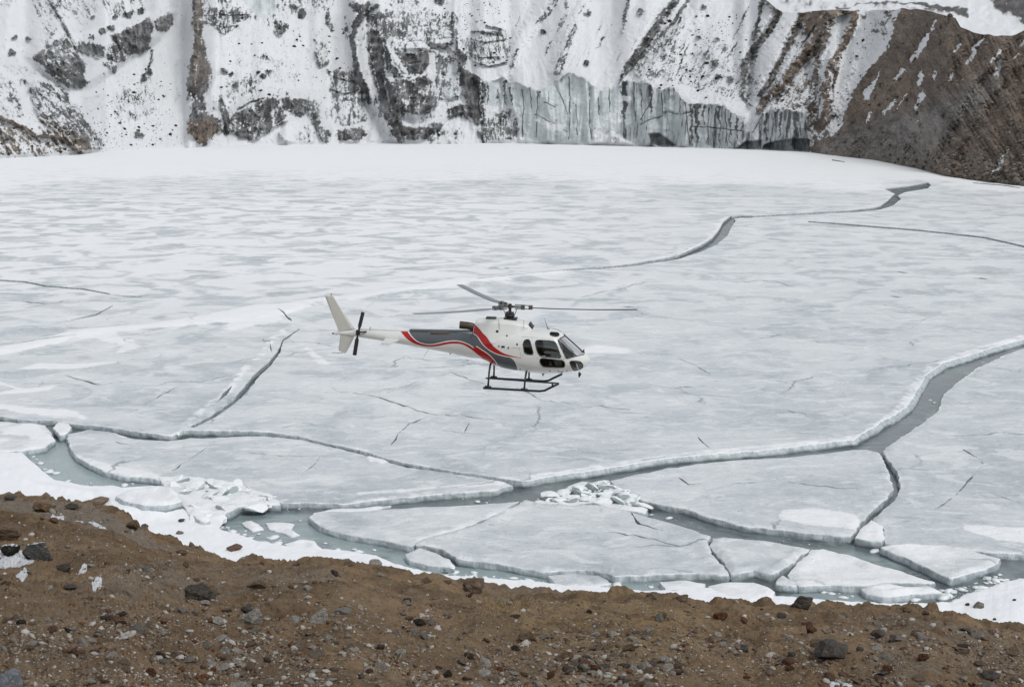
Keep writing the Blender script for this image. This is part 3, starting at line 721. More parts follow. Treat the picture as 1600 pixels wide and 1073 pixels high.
D2 = 900 + (75 - V2) * 3.2 + 60 * sstep(1500, 1620, U2) * 0 - 25 * (fbm2(U2 / 60, V2 / 30, 4, 140) - .5) - 12 * (ridge2(U2 / 20, V2 / 14, 4, 141) - .5)
w2u = U2 + 14 * (fbm2(U2 / 20, V2 / 12, 3, 142) - .5); w2v = V2 + 14 * (fbm2(U2 / 20, V2 / 12, 3, 143) - .5)
r2 = .9 * polymask(w2u, w2v, [(1528, -60), (1700, -200), (2200, -200), (2200, 80), (1640, 60), (1596, 38), (1574, 22), (1552, 12)], 8)
r2 = np.maximum(r2, .8 * strokemask(w2u, w2v, [(1305, 12), (1390, 4), (1430, 4), (1470, 12), (1510, 20)], [4, 4, 5, 9, 12], 3))
r2 = np.maximum(r2, .42 * polymask(w2u, w2v, [(1215, 0), (1390, 0), (1420, 14), (1230, 18)], 8))
r2 = np.maximum(r2, .55 * polymask(w2u, w2v, [(1390, 6), (1470, 12), (1530, 22), (1500, 28), (1430, 14)], 6))
g2 = fbm2(U2 / 6, V2 / 5, 4, 145); b2 = ridge2(U2 / 10, V2 / 18, 4, 146)
rv2 = r2 + np.where(r2 > .15, .7 * (g2 - .5) + .6 * (.55 - b2), -.2)
m2 = np.stack([rv2, .15 + 0 * rv2, 0 * rv2], -1).reshape(-1, 3)
t2 = np.stack([np.clip(.12 + (g2 - .5), 0, 1), 0 * g2, 0 * g2], -1).reshape(-1, 3)
o = mesh('mountain_basin', np.stack([AX2 * D2, D2, CAM_H + AZ2 * D2], -1).reshape(-1, 3), gridfaces(150, 520), [M['mtn']], None, True, None, {'mask': m2, 'tone': t2})
tag(o, 'distant snow basin and dark rocks behind the moraine ridge', kind='structure')

# loose blocks of scree on the far slopes, too small to tell apart
def scree(name, cells, n, smin, smax, mat, seed, lab):
    r = np.random.default_rng(seed); G = np.stack([X, Dn, Z], -1); vs, fs, c = [], [], 0
    import bmesh
    bm = bmesh.new(); bmesh.ops.create_icosphere(bm, subdivisions=1, radius=1); V0 = np.array([v.co[:] for v in bm.verts]); F0 = np.array([[v.index for v in f.verts] for f in bm.faces]); bm.free()
    w = np.clip(cells, 0, None).ravel(); idx = r.choice(len(w), n, p=w / w.sum())
    for i in idx:
        p = G.reshape(-1, 3)[i]; sz = smin + (smax - smin) * r.random() ** 4
        q = V0 * (1 + r.uniform(-.3, .3, (len(V0), 1))) * sz * np.array([1, r.uniform(.6, 1), r.uniform(.45, .8)])
        a = r.uniform(0, 6.28); R = np.array([[math.cos(a), -math.sin(a), 0], [math.sin(a), math.cos(a), 0], [0, 0, 1]])
        vs.append(q @ R.T + p + np.array([0, -.1, .15 * sz])); fs.append(F0 + c); c += len(V0)
    o = mesh(name, np.concatenate(vs), np.concatenate(fs), [mat]); tag(o, lab, kind='stuff')
vis_ = (U > -30) & (U < 1630) & (V > -15) & (V < (sh - 1)[None, :])
scree('scree_rocks', vis_ * np.clip(dens - .04, 0, 1) * (gl < .3) * (mor < .5), 800, .22, 1.3, M['dark'], 5, 'dark scree stones poking through the snow of the mountain wall')
scree('moraine_rocks', vis_ * mor * (.12 + 1.6 * sstep(60, 0, (sh[None, :] - V)) * (U > 1290)), 1500, .2, 1.2, M['grey'], 6, 'loose grey boulders and rubble on the brown moraine')
scree('moraine_debris', vis_ * mor * (.2 + 1.2 * sstep(50, 0, (sh[None, :] - V)) * (U > 1330)), 500, .25, 1.3, M['dark'], 7, 'dark loose debris on the brown moraine')
# ------------------------------------------------------------------ meltwater, ice sheets, floes
WZ = -0.62
wx_, wy_ = np.meshgrid(np.concatenate([[-900], np.linspace(-110, 130, 200), [900]]), np.concatenate([[40], np.linspace(78, 230, 160), [900]]))
wpx_, wpy_ = topix(wx_, wy_, WZ)
sl_m = np.zeros(wx_.shape)
for p, s in (([(20, 690), (110, 690), (180, 735), (300, 760), (330, 775), (200, 775), (60, 750)], .9), ([(330, 790), (500, 800), (620, 850), (660, 870), (560, 880), (400, 860), (320, 830)], .6), ([(620, 860), (700, 870), (860, 900), (860, 925), (700, 915), (600, 885)], .85),
             ([(930, 900), (1060, 905), (1040, 935), (930, 925)], .7), ([(1215, 915), (1330, 920), (1400, 935), (1350, 955), (1200, 945)], .55), ([(1240, 850), (1400, 870), (1460, 905), (1380, 890)], .75), ([(1440, 905), (1600, 880), (1650, 900), (1520, 940)], .35),
             ([(1390, 690), (1500, 600), (1640, 520), (1700, 520), (1480, 650)], .5), ([(1340, 690), (1400, 650), (1390, 700)], .3)):
    sl_m = np.maximum(sl_m, s * polymask(wpx_, wpy_, p, 14))
o = mesh('water', np.stack([wx_, wy_, wx_ * 0 + WZ], -1).reshape(-1, 3), gridfaces(*wx_.shape), [M['water']], None, True, None, {'mask': np.stack([sl_m, sl_m, sl_m], -1).reshape(-1, 3)}); tag(o, 'grey green meltwater and slush in the leads between the ice', kind='structure')

RIDGES = [  # snow drifts and pressure ridges on the ice: px line, width px, snow, height m
 ([(-40, 555), (60, 538), (130, 520), (230, 512), (330, 500), (400, 488), (440, 484), (500, 470), (560, 465), (640, 452), (700, 443), (760, 437), (850, 428), (930, 418)], [12, 14, 10, 8, 14, 22, 18, 7, 9, 8, 9, 8, 5, 2], .9, .35),
 ([(330, 495), (400, 487), (440, 488), (430, 500), (360, 510)], 12, .8, .15), ([(110, 522), (160, 524), (210, 540), (180, 552)], [10, 16, 14, 6], .75, .08),
 ([(35, 577), (60, 572), (120, 573), (180, 567)], [4, 8, 7, 4], .9, .10), ([(0, 615), (25, 612), (60, 610), (92, 603)], [5, 6, 7, 3], .8, .1), ([(-20, 590), (10, 600), (40, 612)], 6, .6, .05),
 ([(456, 508), (424, 530), (411, 550), (396, 566), (376, 583), (364, 603), (345, 622), (296, 658), (282, 672)], [3, 7, 7, 8, 10, 10, 8, 7, 6], .68, .25),
 ([(480, 545), (500, 562), (515, 570)], [8, 12, 8], .7, .04), ([(1000, 409), (1060, 398), (1096, 383), (1116, 370), (1126, 355), (1140, 338)], [2, 4, 6, 8, 7, 4], .85, .25),
 ([(1105, 354), (1110, 366), (1120, 372)], 4, .6, .1), ([(960, 340), (1050, 334), (1120, 334)], 3, .6, .05), ([(1385, 314), (1400, 305), (1412, 300)], 3, .8, .15), ([(1330, 327), (1370, 320), (1392, 308)], 4, .5, .1),
 ([(430, 420), (425, 435), (432, 443)], [2, 4, 2], .8, .1), ([(0, 590), (-60, 600)], 8, .6, .05), ([(-60, 640), (0, 635), (60, 643), (110, 645), (140, 655)], [8, 9, 10, 12, 5], .7, .08), ([(200, 455), (235, 452), (265, 462)], 3, .6, .1),
 ([(1340, 683), (1400, 640), (1425, 606), (1450, 574), (1500, 555), (1600, 523)], 7, .55, .10), ([(820, 745), (950, 726), (1100, 705), (1330, 684)], 5, .6, .06),
 ([(900, 550), (930, 545), (990, 548)], [8, 14, 8], .55, .02), ([(560, 395), (580, 380), (600, 375)], 4, .4, .03), ([(1510, 822), (1560, 832), (1640, 838)], [8, 20, 24], .9, .05), ([(1225, 803), (1270, 805), (1330, 812)], [16, 26, 22], .95, .05),
 ([(1370, 252), (1420, 262), (1460, 276), (1530, 288), (1610, 296)], 7, .9, .1), ([(1460, 285), (1520, 293), (1600, 297)], 5, .7, .05), ([(10, 672), (50, 668), (75, 685), (50, 695)], [10, 20, 16, 10], .8, .05),
 ([(130, 716), (180, 732), (245, 745)], [4, 10, 12], .9, .06), ([(560, 770), (700, 760), (790, 752)], 5, .8, .05), ([(300, 700), (420, 740), (540, 745)], 14, .25, .0), ([(580, 712), (600, 718)], [10, 8], .8, .12),
]
DARKS = [  # thin frozen seams, px line, width, amount (a darker refrozen seam in the ice)
]
def snow_attr(px, py, wx, wy):
    wpx = px + 10 * (fbm2(wx / 5, wy / 5, 4, 201) - .5); wpy = py + 5 * (fbm2(wx / 5, wy / 5, 4, 202) - .5)
    s = np.zeros(px.shape); h = np.zeros(px.shape)
    for p, w, a, hh in RIDGES:
        m = strokemask(wpx, wpy, p, w, 2.2); s = np.maximum(s, a * m)
        if hh: h = np.maximum(h, hh * strokemask(px, py, p, w, 3.5))
    far = sstep(318, 246, wpy + 46 * (fbm2(wx / 34, wy / 60, 4, 203) - .5))
    s = np.maximum(s, far)
    return s, h
def resample(pts, closed=True, kpx=4.0, jit=.22):
    out = []
    n = len(pts)
    for i in range(n if closed else n - 1):
        a = np.array(pts[i]); b = np.array(pts[(i + 1) % n]); L = np.hypot(*(b - a))
        step = max(.22, kpx * np.hypot(*(a + b) / 2) / FPX)
        m = max(1, int(round(L / step)))
        for q in range(m): out.append(a + (b - a) * q / m)
    out = np.array(out)
    if jit:
        nx = np.roll(out, -1, 0) - np.roll(out, 1, 0); nx = nx / (np.hypot(nx[:, 0], nx[:, 1])[:, None] + 1e-9)
        nn = (fbm2(out[:, 0] / 2.2, out[:, 1] / 2.2, 4, 210) - .5) * 3.2 * jit + (vn2(out[:, 0] / .5, out[:, 1] / .5, 212) - .5) * jit * 1.2
        out = out + np.stack([-nx[:, 1], nx[:, 0]], 1) * nn[:, None]
    return out
def crack_poly(line, ws, grow=1.0):
    """a lens along a px polyline, returned as px polygon"""
    L = np.array(line, float)
    t = np.gradient(L, axis=0); t /= np.hypot(t[:, 0], t[:, 1])[:, None]
    # widen perpendicular to the line in the plane of the ice
    n = np.stack([-t[:, 1], t[:, 0]], 1)
    w = np.array(ws, float)[:, None] / 2 * grow
    return [tuple(p) for p in np.concatenate([L + n * w, (L - n * w)[::-1]])]
def hairline(pts, w=1.3):
    L = [pts[0]]
    r_ = random.Random(int(pts[0][0]))
    for a, b in zip(pts[:-1], pts[1:]):
        n = max(1, int(math.hypot(b[0] - a[0], b[1] - a[1]) / 9))
        for q in range(1, n + 1): L.append((a[0] + (b[0] - a[0]) * q / n + r_.uniform(-1.6, 1.6), a[1] + (b[1] - a[1]) * q / n + r_.uniform(-1.3, 1.3)))
    return crack_poly(L, [.5] + [w * r_.uniform(.6, 1.3) for _ in L[2:]] + [.5])
def plate(name, poly, holes=(), z0=-.10, thick=1.1, foot=.03, dpx=(7, 4.5), tilt=(0, 0), rim=.10, relief=.06, snow=0.0, hair=1.0, wjit=.22, patch=None, edge_only=None):
    pw = np.stack(onplane(*np.array(poly, float).T), 1)
    if edge_only is None: bd = resample(pw, jit=wjit)
    loops = [bd]
    for hp in holes:
        hw = np.stack(onplane(*np.array(hp, float).T), 1)
        loops.append(resample(hw, kpx=3, jit=.08))
    # interior points, denser where they are seen larger
    bpx = np.stack(topix(bd[:, 0], bd[:, 1], 0.0), 1)
    x0, y0 = bpx.min(0); x1, y1 = bpx.max(0)
    gx, gy = np.meshgrid(np.arange(x0, x1, dpx[0]), np.arange(y0, y1, dpx[1]))
    gx = gx + RNG.uniform(-.4, .4, gx.shape) * dpx[0]; gy = gy + RNG.uniform(-.4, .4, gy.shape) * dpx[1]
    ix, iy = onplane(gx.ravel(), gy.ravel())
    ok = inside(ix, iy, bd.tolist())
    for l in loops[1:]: ok &= ~inside(ix, iy, l.tolist())
    ix, iy = ix[ok], iy[ok]
    allb = np.concatenate(loops)
    def bdist(x, y):
        r = np.empty(len(x))
        for a in range(0, len(x), 4000):
            dx = x[a:a + 4000, None] - allb[None, :, 0]; dy = y[a:a + 4000, None] - allb[None, :, 1]
            r[a:a + 4000] = np.sqrt((dx * dx + dy * dy).min(1))
        return r
    d = bdist(ix, iy)
    keep = d > .16 + 1.2 * np.hypot(ix, iy) / FPX
    ix, iy, d = ix[keep], iy[keep], d[keep]
    pts = np.concatenate([allb, np.stack([ix, iy], 1)])
    edges = []; b0 = 0
    for l in loops:
        n = len(l); edges += [(b0 + i, b0 + (i + 1) % n) for i in range(n)]; b0 += n
    r = delaunay_2d_cdt([Vector(p) for p in pts], edges, [], 0, 1e-5, False)
    V2 = np.array([tuple(v) for v in r[0]]); T = np.array(r[2])
    c = V2[T].mean(1)
    ok = inside(c[:, 0], c[:, 1], bd.tolist())
    for l in loops[1:]: ok &= ~inside(c[:, 0], c[:, 1], l.tolist())
    T = T[ok]
    a, b, cc = V2[T[:, 0]], V2[T[:, 1]], V2[T[:, 2]]
    ar = (b[:, 0] - a[:, 0]) * (cc[:, 1] - a[:, 1]) - (b[:, 1] - a[:, 1]) * (cc[:, 0] - a[:, 0])
    T[ar < 0] = T[ar < 0][:, ::-1]
    x, y = V2[:, 0], V2[:, 1]
    d_all = bdist(x, y)
    allb = bd; d = bdist(x, y)
    px, py = topix(x, y, 0.0)
    s, h = snow_attr(px, py, x, y)
    s = np.maximum(s, snow * (.55 + .9 * (fbm2(x / 2.5, y / 2.5, 4, 231) - .3)))
    nearf = sstep(380, 560, py)
    s = np.maximum(s, (.0 + .85 * fbm2(x / 1.8, y / 1.8, 3, 230)) * np.exp(-(d / .5) ** 2) * nearf)
    cx, cy = pw.mean(0)
    z = z0 + h + rim * np.exp(-((d - .45) / .35) ** 2) * nearf * (.2 + 1.6 * vn2(x / 1.1, y / 1.1, 232)) - .05 * np.exp(-(d / .12) ** 2)
    z = z + relief * 3 * (fbm2(x / 7, y / 9, 4, 233) - .5) + relief * .9 * (fbm2(x / 1.4, y / 1.9, 3, 234) - .5)
    z = z - .04 * np.exp(-(d_all / .2) ** 2) * (d > .6)
    z = z + tilt[0] * (x - cx) + tilt[1] * (y - cy)
    py_ = np.clip(py, 228, 900)
    pc = np.interp(py_, [228, 250, 275, 320, 430, 520, 620, 900], [0, .10, .55, 1.0, .90, .55, .36, .25])
    pc = pc * np.interp(px, [0, 700, 1100, 1600], [1, 1, .62, .55])
    att = np.stack([np.clip(s, 0, 1), np.full(len(x), hair) * sstep(420, 560, py), pc], 1)
    # walls
    from_e = {}
    E = np.concatenate([T[:, [0, 1]], T[:, [1, 2]], T[:, [2, 0]]])
    key = np.sort(E, 1); code = key[:, 0].astype(np.int64) * (len(V2) + 1) + key[:, 1]
    u, inv, cnt = np.unique(code, return_inverse=True, return_counts=True)
    E = E[cnt[inv] == 1]
    bv = np.unique(E.ravel()); loc = -np.ones(len(V2), int); loc[bv] = np.arange(len(bv))
    nrm = np.zeros((len(bv), 2))
    ev = V2[E[:, 1]] - V2[E[:, 0]]; en = np.stack([ev[:, 1], -ev[:, 0]], 1); en /= np.hypot(en[:, 0], en[:, 1])[:, None] + 1e-9
    for q in (0, 1): np.add.at(nrm, loc[E[:, q]], en)
    nrm /= np.hypot(nrm[:, 0], nrm[:, 1])[:, None] + 1e-9
    bx, by, bz = x[bv], y[bv], z[bv]
    ft = np.where(d[bv] < .05, foot, 0.0)
    if foot > .3: ft = ft * np.interp(px[bv], [790, 900, 1340, 1420], [.12, .45, .6, 1.1])
    isout = (d[bv] < .05) * 1.0
    lev = [(0, 0), (-.10, .03 + foot * .2), (-.26, .05 + foot * .55), (-.42, .03 + foot * .8), (-.60, foot * .95), (-thick, foot)]
    LF = (0, .2, .55, .8, .95, 1.0)
    rings = []; wa = []
    for q, (dz, off) in enumerate(lev):
        off = (off - foot * LF[q]) * isout + ft * LF[q]
        jn = (fbm2(bx / .7 + q * 3, by / .7, 4, 240 + q) - .5) * .20 * (q > 0) * (.25 + .75 * isout)
        o_ = off + jn
        if q == len(lev) - 1: zz = np.minimum(bz + dz, WZ - .3)
        else: zz = bz + dz * (.8 + .4 * vn2(bx, by, 250))
        rings.append(np.stack([bx + nrm[:, 0] * o_, by + nrm[:, 1] * o_, zz], 1))
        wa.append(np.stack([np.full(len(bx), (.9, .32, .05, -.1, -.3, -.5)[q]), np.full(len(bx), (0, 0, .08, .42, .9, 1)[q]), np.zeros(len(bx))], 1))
    nb = len(bv); base = len(V2)
    verts = np.concatenate([np.stack([x, y, z], 1)] + rings)
    att = np.concatenate([att] + wa)
    wf = []
    ea, eb = loc[E[:, 0]], loc[E[:, 1]]
    for q in range(len(lev) - 1):
        A0 = base + q * nb + ea; B0 = base + q * nb + eb; A1 = A0 + nb; B1 = B0 + nb
        wf.append(np.stack([A0, A1, B1], 1)); wf.append(np.stack([A0, B1, B0], 1))
    wf = np.concatenate(wf)
    faces = np.concatenate([T, wf])
    mi = np.zeros(len(faces), int); mi[len(T):] = 1
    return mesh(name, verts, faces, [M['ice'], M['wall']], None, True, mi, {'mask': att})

FRONT = [(-420, 636), (-200, 640), (0, 648), (30, 653), (80, 655), (110, 660), (150, 664), (200, 671), (250, 678), (268, 680), (290, 671), (320, 671), (400, 672), (450, 677), (500, 688), (560, 701), (610, 716), (640, 723),
         (700, 733), (760, 742), (798, 748), (818, 750), (860, 742), (950, 729), (1040, 715), (1100, 709), (1200, 700), (1300, 689), (1333, 687), (1352, 674), (1400, 645), (1420, 630), (1430, 610), (1446, 585), (1470, 568),
         (1520, 552), (1560, 540), (1600, 529), (1700, 505), (1900, 480), (2150, 462)]
MAIN = [(2150, 355), (1950, 330), (1750, 300), (1600, 278), (1540, 272), (1480, 264), (1430, 252), (1360, 238), (1290, 230), (1150, 223), (960, 218), (700, 216), (500, 217), (300, 222), (230, 225), (128, 232), (0, 238), (-250, 247), (-420, 255)]
holes = [
 crack_poly([(468, 513), (442, 531), (436, 548), (422, 567), (398, 589), (385, 606), (367, 626), (334, 649), (299, 667)], [2, 3, 4, 6, 8, 8, 6, 5, 4]),
 crack_poly([(434, 485), (448, 494), (456, 501)], [1, 3, 1.2]),
 crack_poly([(1146, 341), (1136, 352), (1130, 364), (1116, 378), (1095, 389), (1060, 402), (1000, 412), (900, 422), (860, 425)], [10, 15, 15, 11, 8, 4.5, 3.4, 2.8, 2.4]),
 crack_poly([(1141, 340.5), (1156, 338), (1176, 338.3)], [4, 4, 3.5]), crack_poly([(1362, 326.6), (1372, 325.2), (1382, 322.5)], [3.5, 4.5, 5]), crack_poly([(745, 438), (800, 431.5), (864, 424.6)], [1.2, 2.2, 2.6]),
 crack_poly([(1170, 338.5), (1250, 334), (1330, 330), (1371, 325.5)], [3, 3, 3.2, 4]),
 [(1382, 295), (1420, 291), (1450, 285), (1455, 289), (1450, 294), (1415, 300), (1403, 306), (1408, 311), (1395, 321), (1376, 327), (1372, 324), (1388, 313), (1398, 303)],
 crack_poly([(1262, 346), (1340, 352), (1440, 360), (1540, 371), (1604, 386), (1660, 400)], [2.2, 2.6, 2.6, 2.8, 3, 2]),
 crack_poly([(-30, 436), (40, 440), (70, 446), (130, 451), (172, 459)], [2.6, 2.6, 2.8, 2.6, 1.8]),
 crack_poly([(-20, 548), (60, 534), (120, 526)], [1.4, 2, .8]), crack_poly([(110, 500), (150, 491), (176, 477)], [1, 3.5, 1.2]), crack_poly([(190, 462), (215, 463), (232, 460)], [1.4, 3, 1]),
 crack_poly([(362, 606), (352, 617), (340, 630)], [1, 4, 1]), crack_poly([(1088, 677), (1094, 686), (1100, 692), (1111, 701)], [.8, 1.8, 1.5, .8]), crack_poly([(410, 530), (422, 536), (424, 548)], [1, 2.4, 1]),
 crack_poly([(1300, 250), (1320, 253)], [2, 1]), crack_poly([(1520, 286), (1560, 289), (1594, 294)], [1, 2, 1]),
]
holes += [hairline(p, w) for p, w in (([(517, 605), (530, 611), (545, 612)], 2), ([(548, 612), (600, 622), (640, 636), (672, 647), (720, 648), (770, 655), (815, 652)], 1.5), ([(668, 652), (640, 660), (622, 676), (612, 695)], 1.5), ([(590, 610), (630, 603), (668, 590)], 1.3),
 ([(225, 632), (260, 612), (290, 601)], 1.2), ([(440, 668), (480, 660), (520, 668), (560, 664)], 1.2), ([(700, 580), (735, 592), (760, 600)], 1.3), ([(840, 560), (880, 575), (905, 572)], 1.2), ([(905, 465), (960, 452), (1010, 440)], 1.2), ([(970, 478), (1002, 480)], 1.6),
 ([(1060, 560), (1085, 570), (1110, 583)], 1.3), ([(1050, 605), (1100, 602)], 1.4), ([(1140, 440), (1200, 438), (1240, 447)], 1.3), ([(1385, 462), (1412, 464)], 2.2), ([(1400, 424), (1418, 426)], 2), ([(1520, 434), (1545, 436)], 2.2), ([(1170, 532), (1230, 520)], 1.2), ([(880, 640), (930, 632), (985, 640)], 1.2),
 ([(700, 690), (725, 676), (735, 660)], 1.2), ([(1230, 640), (1260, 646), (1290, 640)], 1.2), ([(800, 600), (850, 625), (900, 630)], 1.1), ([(30, 470), (70, 474), (110, 468)], 1.4), ([(100, 585), (150, 600), (200, 596)], 1.2))]
# slightly widened so that the thin seams survive at this distance
o = plate('lake_ice_sheet', FRONT + MAIN, holes, 0.0, 1.1, dpx=(7.5, 3.8), foot=.55, wjit=.09, rim=.05, relief=.05)
tag(o, 'huge grey white ice sheet covering the lake behind the helicopter', kind='structure')

FL = [
 ('ice_floe', [(105, 676), (140, 670), (168, 673), (210, 684), (262, 687), (297, 683), (336, 682), (413, 679), (472, 685), (540, 701), (595, 716), (637, 728), (725, 740), (784, 750), (800, 755), (767, 763), (707, 767), (620, 775), (532, 783), (480, 781),
   (440, 783), (400, 775), (340, 760), (300, 750), (252, 748), (240, 745), (196, 741), (161, 733), (122, 714), (108, 693)], dict(), 'large flat ice floe left of centre behind the rubble heap, pointed at its right end', [hairline([(328, 692), (300, 712), (268, 732)], 1.4), hairline([(180, 688), (230, 700), (290, 698)], 1.1), hairline([(500, 710), (485, 728), (465, 742)], 1.2), hairline([(380, 704), (440, 710), (500, 708)], 1.1)]),
 ('ice_floe', [(-420, 648), (-150, 652), (0, 656), (35, 658), (70, 662), (80, 672), (85, 684), (72, 697), (20, 703), (0, 703), (-150, 703), (-420, 706)], dict(snow=.55), 'snowy rounded ice floe cut by the left edge of the photo beside the green pool', None),
 ('ice_floe', [(485, 804), (492, 797), (510, 795), (550, 796), (620, 791), (680, 788), (725, 786), (770, 783), (813, 780), (780, 797), (745, 813), (715, 824), (689, 830), (665, 837), (650, 844), (643, 849), (613, 843), (580, 837), (550, 832), (520, 825), (498, 816)],
   dict(snow=.4), 'tapering white ice floe with rounded left tip in the open lead below the helicopter', None),
 ('ice_floe', [(819, 779), (865, 786), (924, 787), (945, 789), (970, 794), (1022, 807), (1040, 812), (1080, 824), (1109, 835), (1105, 848), (1113, 862), (1128, 878), (1137, 893), (1090, 891), (1040, 892), (1000, 895), (961, 896), (931, 888), (893, 887), (852, 890), (815, 883),
   (777, 876), (745, 874), (718, 870), (704, 862), (690, 855), (662, 848), (650, 849), (655, 843), (692, 832), (718, 826), (750, 815), (785, 798)], dict(rim=.16), 'broad grey lens shaped ice floe in front, thick rounded lower rim', [hairline([(870, 830), (960, 828), (1010, 836), (1060, 850)], 1.1), hairline([(760, 850), (800, 858), (850, 852)], 1.0), hairline([(985, 800), (1000, 815), (1035, 826)], 1.1)]),
 ('ice_floe', [(1113, 838), (1130, 837), (1160, 840), (1200, 845), (1264, 855), (1240, 873), (1215, 890), (1204, 894), (1180, 888), (1165, 890), (1143, 893), (1133, 878), (1118, 862), (1110, 848)], dict(rim=.14), 'small smooth ice floe between the lens shaped floe and the snowy long floe', None),
 ('ice_floe', [(952, 748), (990, 740), (1040, 729), (1145, 716), (1250, 710), (1320, 702), (1355, 700), (1374, 705), (1388, 734), (1395, 760), (1389, 772), (1370, 788), (1350, 808), (1330, 836), (1285, 832), (1215, 824), (1162, 818), (1110, 805), (1075, 792), (1040, 786), (1010, 779),
   (987, 772), (970, 760)], dict(), 'large ice floe right of centre with bright snow patch near its lower edge', [hairline([(1095, 765), (1150, 752), (1215, 746)], 1.2), hairline([(1225, 750), (1280, 757), (1340, 762)], 1.2), hairline([(1060, 742), (1075, 754), (1085, 752)], 1.6)]),
 ('ice_floe', [(1379, 702), (1395, 690), (1430, 666), (1465, 641), (1476, 612), (1495, 596), (1530, 571), (1570, 553), (1600, 543), (1700, 520), (1900, 500), (2150, 486), (2150, 870), (1900, 866), (1600, 861), (1560, 860), (1500, 855), (1440, 849), (1400, 848), (1384, 845), (1382, 822), (1366, 812),
   (1364, 808), (1382, 793), (1398, 778), (1408, 760), (1402, 735)], dict(), 'very large ice floe cut by the right photo edge and crossed by thin seams',
   [crack_poly([(1536, 722), (1525, 735), (1512, 750), (1494, 770), (1470, 787), (1452, 796)], [1, 1.8, 2, 2.2, 1.6, 1]), crack_poly([(1505, 700), (1530, 714), (1536, 722)], [.8, 1.2, 1]), crack_poly([(1536, 762), (1560, 772), (1600, 786)], [.8, 1.3, 1])]),
 ('ice_floe', [(1361, 813), (1378, 822), (1380, 838), (1376, 845), (1345, 842), (1335, 839), (1345, 826)], dict(snow=.8, z0=.03), 'small white ice wedge between two large floes on the right', None),
 ('ice_floe', [(1269, 856), (1285, 856), (1320, 864), (1355, 874), (1410, 890), (1460, 906), (1425, 907), (1383, 907), (1341, 911), (1300, 910), (1250, 911), (1238, 904), (1229, 895), (1245, 880)], dict(snow=.85, rim=.12), 'long snow covered ice floe tapering to the right above the shore water', None),
 ('ice_floe', [(1224, 896), (1240, 907), (1244, 911), (1230, 911), (1214, 909), (1214, 901)], dict(snow=.6, z0=-.1), 'little triangular ice piece at the left tip of the long snowy floe', None),
 ('ice_floe', [(1347, 914), (1383, 910), (1420, 911), (1450, 910), (1472, 918), (1450, 921), (1425, 923), (1400, 927), (1376, 926), (1355, 921)], dict(snow=.9, z0=-.28, rim=.2, relief=.12), 'ragged strip of snow lumps under the right tip of the long snowy floe', None),
 ('ice_floe', [(1376, 853), (1393, 850), (1430, 849), (1477, 851), (1520, 860), (1563, 870), (1560, 876), (1535, 888), (1512, 895), (1485, 901), (1460, 891), (1418, 871)], dict(snow=.75, z0=-.05), 'triangular snow dusted ice floe in the dark water at the right', None),
 ('ice_floe', [(857, 893), (893, 889), (935, 891), (952, 899), (956, 904), (921, 908), (875, 909)], dict(snow=.5, z0=-.25), 'low snowy slab leaning under the front rim of the lens shaped floe', None),
 ('ice_floe', [(632, 860), (655, 851), (680, 858), (703, 868), (702, 876), (669, 876), (640, 869)], dict(snow=.5, z0=-.22, tilt=(0, .03)), 'oval ice slab beside the snow covered block near the shore', None),
 ('ice_floe', [(1030, 901), (1060, 899), (1102, 904), (1103, 910), (1070, 914), (1040, 913)], dict(snow=.9, z0=-.25), 'flat white slab left of its bigger neighbour at the shore snow', None),
 ('ice_floe', [(1105, 909), (1140, 904), (1178, 904), (1200, 912), (1211, 919), (1203, 928), (1155, 928), (1120, 920)], dict(snow=.9, z0=-.2, tilt=(0, .02)), 'tilted white slab touching the shore snow below the small smooth floe', None),
 ('ice_floe', [(183, 788), (200, 778), (225, 774), (259, 776), (277, 784), (284, 798), (259, 804), (224, 802), (193, 795)], dict(snow=.95, z0=.62, rim=.2, relief=.12, thick=1.6), 'thick snowy ice block with broken front edge at the left shore', None),
 ('ice_floe', [(82, 668), (92, 660), (108, 662), (113, 668), (104, 678), (94, 680)], dict(snow=.95, z0=.08), 'bright white ice chunk wedged in the crack at the far left', None),
 ('ice_floe', [(250, 745), (290, 742), (340, 748), (390, 758), (435, 778), (440, 786), (380, 790), (340, 808), (320, 816), (295, 806), (280, 788), (262, 768)], dict(snow=.95, z0=-.05, relief=.32, rim=.1, thick=1.4), 'mass of refrozen snow and slush that carries the left rubble heap', None),
 ('ice_floe', [(828, 782), (865, 766), (905, 758), (948, 750), (985, 770), (1014, 786), (1008, 797), (965, 792), (925, 785), (880, 786)], dict(snow=.95, z0=-.15, relief=.3, rim=.1, thick=1.4), 'mass of refrozen slush that carries the central rubble jam', None),
 ('ice_floe', [(378, 806), (392, 803), (405, 807), (412, 815), (395, 818), (382, 812)], dict(snow=.9, z0=-.5, rim=.15, relief=.1), 'small slushy snow patch adrift nearest the rubble heap', None),
 ('ice_floe', [(415, 806), (440, 804), (458, 807), (452, 815), (470, 824), (455, 827), (440, 820), (420, 814)], dict(snow=.9, z0=-.48, rim=.15, relief=.1), 'ragged slushy snow patch in the middle of the grey pool', None),
 ('ice_floe', [(445, 838), (465, 831), (490, 833), (500, 842), (515, 852), (505, 858), (480, 850), (462, 848)], dict(snow=.95, z0=-.45, rim=.2, relief=.14), 'lumpy slushy snow patch close to the shore snow left of centre', None),
 ('ice_floe', [(490, 791), (520, 786), (560, 784), (612, 780), (590, 787), (545, 791), (500, 795)], dict(snow=.8, z0=-.42), 'thin white ice sliver floating along the large floe edge', None),
 ('ice_floe', [(1484, 907), (1498, 909), (1496, 912), (1486, 912)], dict(snow=.9, z0=-.5, relief=.1), 'tiny white ice scrap left of the slushy right shore', None),
 ('ice_floe', [(1545, 908), (1555, 904), (1566, 905), (1560, 910), (1550, 912)], dict(snow=.9, z0=-.5, relief=.1), 'tiny white ice scrap at the edge of the slushy right shore snow', None),
]
